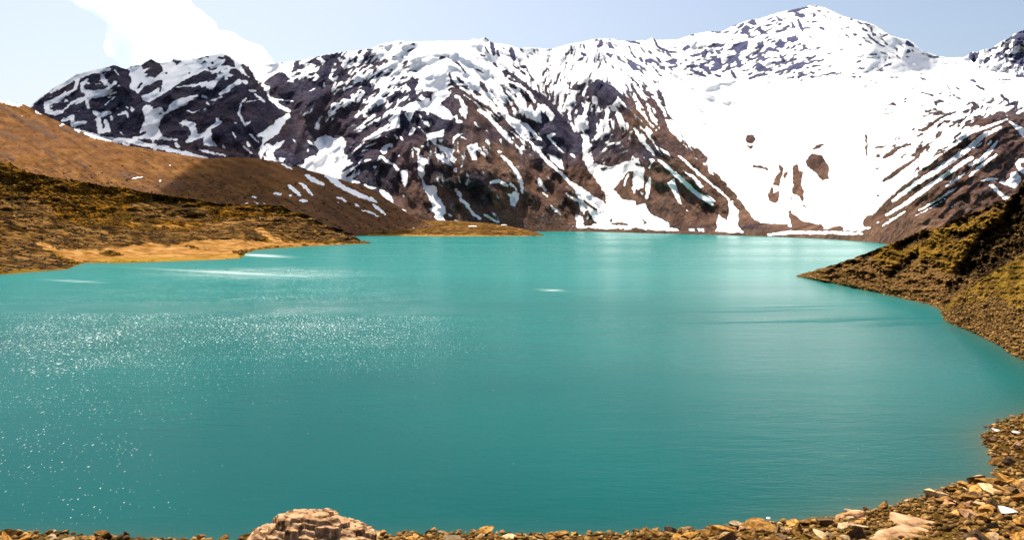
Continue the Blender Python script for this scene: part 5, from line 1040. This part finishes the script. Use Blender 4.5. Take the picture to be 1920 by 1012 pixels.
E_ = lambda img, px, py: sample(img, px, py - 120)
scatter(eh, 9000, .5, 2.6, 31, lambda px, py, rg: (E_(est, px, py) + .25 * rg.random(len(px)) < .5) & (E_(esa, px, py) < .2) & (fbm(px / 16, py / 9, 33, 3) > -.12), "ochre dry scrub covering the terraced hill on the left shore", "scrub", "scrub", M_TF)
scatter(eh, 5000, .4, 2.2, 41, lambda px, py, rg: (E_(est, px, py) > .45) & (E_(esa, px, py) < .25) & (fbm(px / 26, py / 4, 43, 3) > .02), "dark rubble lying in bands along the terraces of the left shore", "rubble", "rubble", M_STD2)
scatter(gs, 4500, .08, .42, 51, lambda px, py, rg: (sample(trf, px, py - 200) > .3) & (sample(crg, px, py - 200) < .4), "olive yellow tussocks on the upper right hand slope", "tussocks", "tussocks", M_TF)
scatter(gs, 900, .25, 1.3, 61, lambda px, py, rg: (sample(crg, px, py - 200) > .4), "dark blocks broken from the crag on the right hand slope", "rubble", "rubble", M_STD2)
scatter(hill, 2500, 1.2, 5.0, 71, lambda px, py, rg: (sample(cov3, px, py) > 0) & (fbm(px / 30, py / 14, 73, 3) + .5 * sstep(300, 350, py) > .28), "dark stones scattered over the brown hillside", "stones", "stones", M_STD2, 4)

# ------------------------------------------------------------------ clouds
M_CL, _n, _b = new_mat("cloud_white")
_n.nodes.remove(_b)
_v = _n.nodes.new('ShaderNodeVolumePrincipled'); _v.inputs['Color'].default_value = (1, 1, 1, 1); _v.inputs['Density'].default_value = .0021; _v.inputs['Anisotropy'].default_value = .35
_n.links.new(_v.outputs[0], _n.nodes['Material Output'].inputs['Volume'])
scene.cycles.volume_bounces = 18; scene.cycles.max_bounces = 18
M_CL2 = M_CL.copy(); M_CL2.name = "dense_cloud_white"
for _q in M_CL2.node_tree.nodes:
    if _q.type == 'PRINCIPLED_VOLUME': _q.inputs['Density'].default_value = .0065
M_CL3 = M_CL2.copy(); M_CL3.name = "thick_cloud_white"
for _q in M_CL3.node_tree.nodes:
    if _q.type == 'PRINCIPLED_VOLUME': _q.inputs['Density'].default_value = .016
def puffs(name, centres, seed, label, vox=26, mt=None):
    rg = np.random.default_rng(seed); V, Fs, off = [], [], 0
    bm = bmesh.new(); bmesh.ops.create_icosphere(bm, subdivisions=4, radius=1.0)
    P0 = np.array([v.co[:] for v in bm.verts]); F_ = np.array([[v.index for v in f.verts] for f in bm.faces]); bm.free()
    for (x, y, z, r, ry) in centres:
        ox, oy = rg.uniform(0, 99, 2)
        dsp = 1 + .22 * fbm(P0[:, 0] * 1.6 + ox, P0[:, 1] * 1.6 + P0[:, 2] * 1.9 + oy, 3, 4) + .07 * fbm(P0[:, 0] * 6 + ox, P0[:, 2] * 6 + P0[:, 1] * 5 + oy, 4, 3)
        V.append(P0 * dsp[:, None] * np.array([r, ry, r * .85]) + np.array([x, y, z])); Fs.append(F_ + off); off += len(P0)
    o = mesh_obj(name, np.concatenate(V), np.concatenate(Fs), mt or M_CL)
    md = o.modifiers.new("skin", 'REMESH'); md.mode = 'VOXEL'; md.voxel_size = vox; md.use_smooth_shade = True
    bpy.context.view_layer.update()
    me2 = bpy.data.meshes.new_from_object(o.evaluated_get(bpy.context.evaluated_depsgraph_get()))
    o.modifiers.clear(); o.data = me2
    return tag(o, label, "cloud")
CP = [(60, -45), (100, -25), (138, -5), (175, 18), (205, 38), (200, 75), (198, 100), (225, 122), (250, 150), (420, 150), (512, 126), (500, 100), (478, 92), (455, 80), (440, 70), (422, 72), (402, 58), (404, 46), (380, 25), (362, 12), (350, -8), (320, -45), (200, -60)]
rc = random.Random(3); cc = []
cpa = np.array(CP, float)
tries = 0
while len(cc) < 260 and tries < 20000:
    tries += 1
    px, py = rc.uniform(-10, 520), rc.uniform(-160, 150)
    if not in_poly(np.array([[px]]), np.array([[py]]), CP)[0, 0]: continue
    dmin = min(seg_dist(np.array(px), np.array(py), CP[i], CP[(i + 1) % len(CP)])[0] for i in range(len(CP)))
    if dmin < 4: continue
    rp = min(dmin, 34) * rc.uniform(.75, 1.0)
    D = 12500 + rc.uniform(-300, 300)
    cc.append((D * (px - 960) / F0, D, H0 - D * (py - YH) / F0, rp * D / F0, .5 * rp * D / F0))
for k_ in range(330):
    i_ = rc.randrange(1, len(CP)); t_ = rc.random(); (xa, ya), (xb, yb_) = CP[i_ - 1], CP[i_]
    rp = rc.uniform(4, 15); px, py = xa + (xb - xa) * t_, ya + (yb_ - ya) * t_
    gx_, gy_ = 290 - px, 60 - py; gl = math.hypot(gx_, gy_); px += gx_ / gl * rp * .8; py += gy_ / gl * rp * .8
    D = 12500 + rc.uniform(-200, 200)
    cc.append((D * (px - 960) / F0, D, H0 - D * (py - YH) / F0, rp * D / F0, rp * D / F0))
puffs("cloud", cc, 8, "white puffy cloud rising behind the left mountain")
# two more clouds above the picture: their shade lies on the left massif and on the brown hillside
def shade_cloud(centre, L, rx, ry, seed, n_, label):
    rc = random.Random(seed); c = np.array(centre) + SD * L; out = []
    for _ in range(n_):
        a = rc.uniform(0, 6.28); q = rc.random() ** .5
        r = min(rx, ry) * rc.uniform(.28, .45)
        out.append((c[0] + rx * .8 * q * math.cos(a), c[1] + ry * .8 * q * math.sin(a), c[2] + r * .3, r, r))
    return puffs("cloud", out, seed, label, 45 if rx > 400 else 28, M_CL2 if rx > 400 else M_CL3)
shade_cloud((-1190, 2640, 0), 2700, 540, 330, 21, 70, "broad white cloud drifting high over the left mountain")
shade_cloud((-560, 2050, 150), 2600, 270, 420, 22, 16, "small white cloud drifting high over the brown hillside")
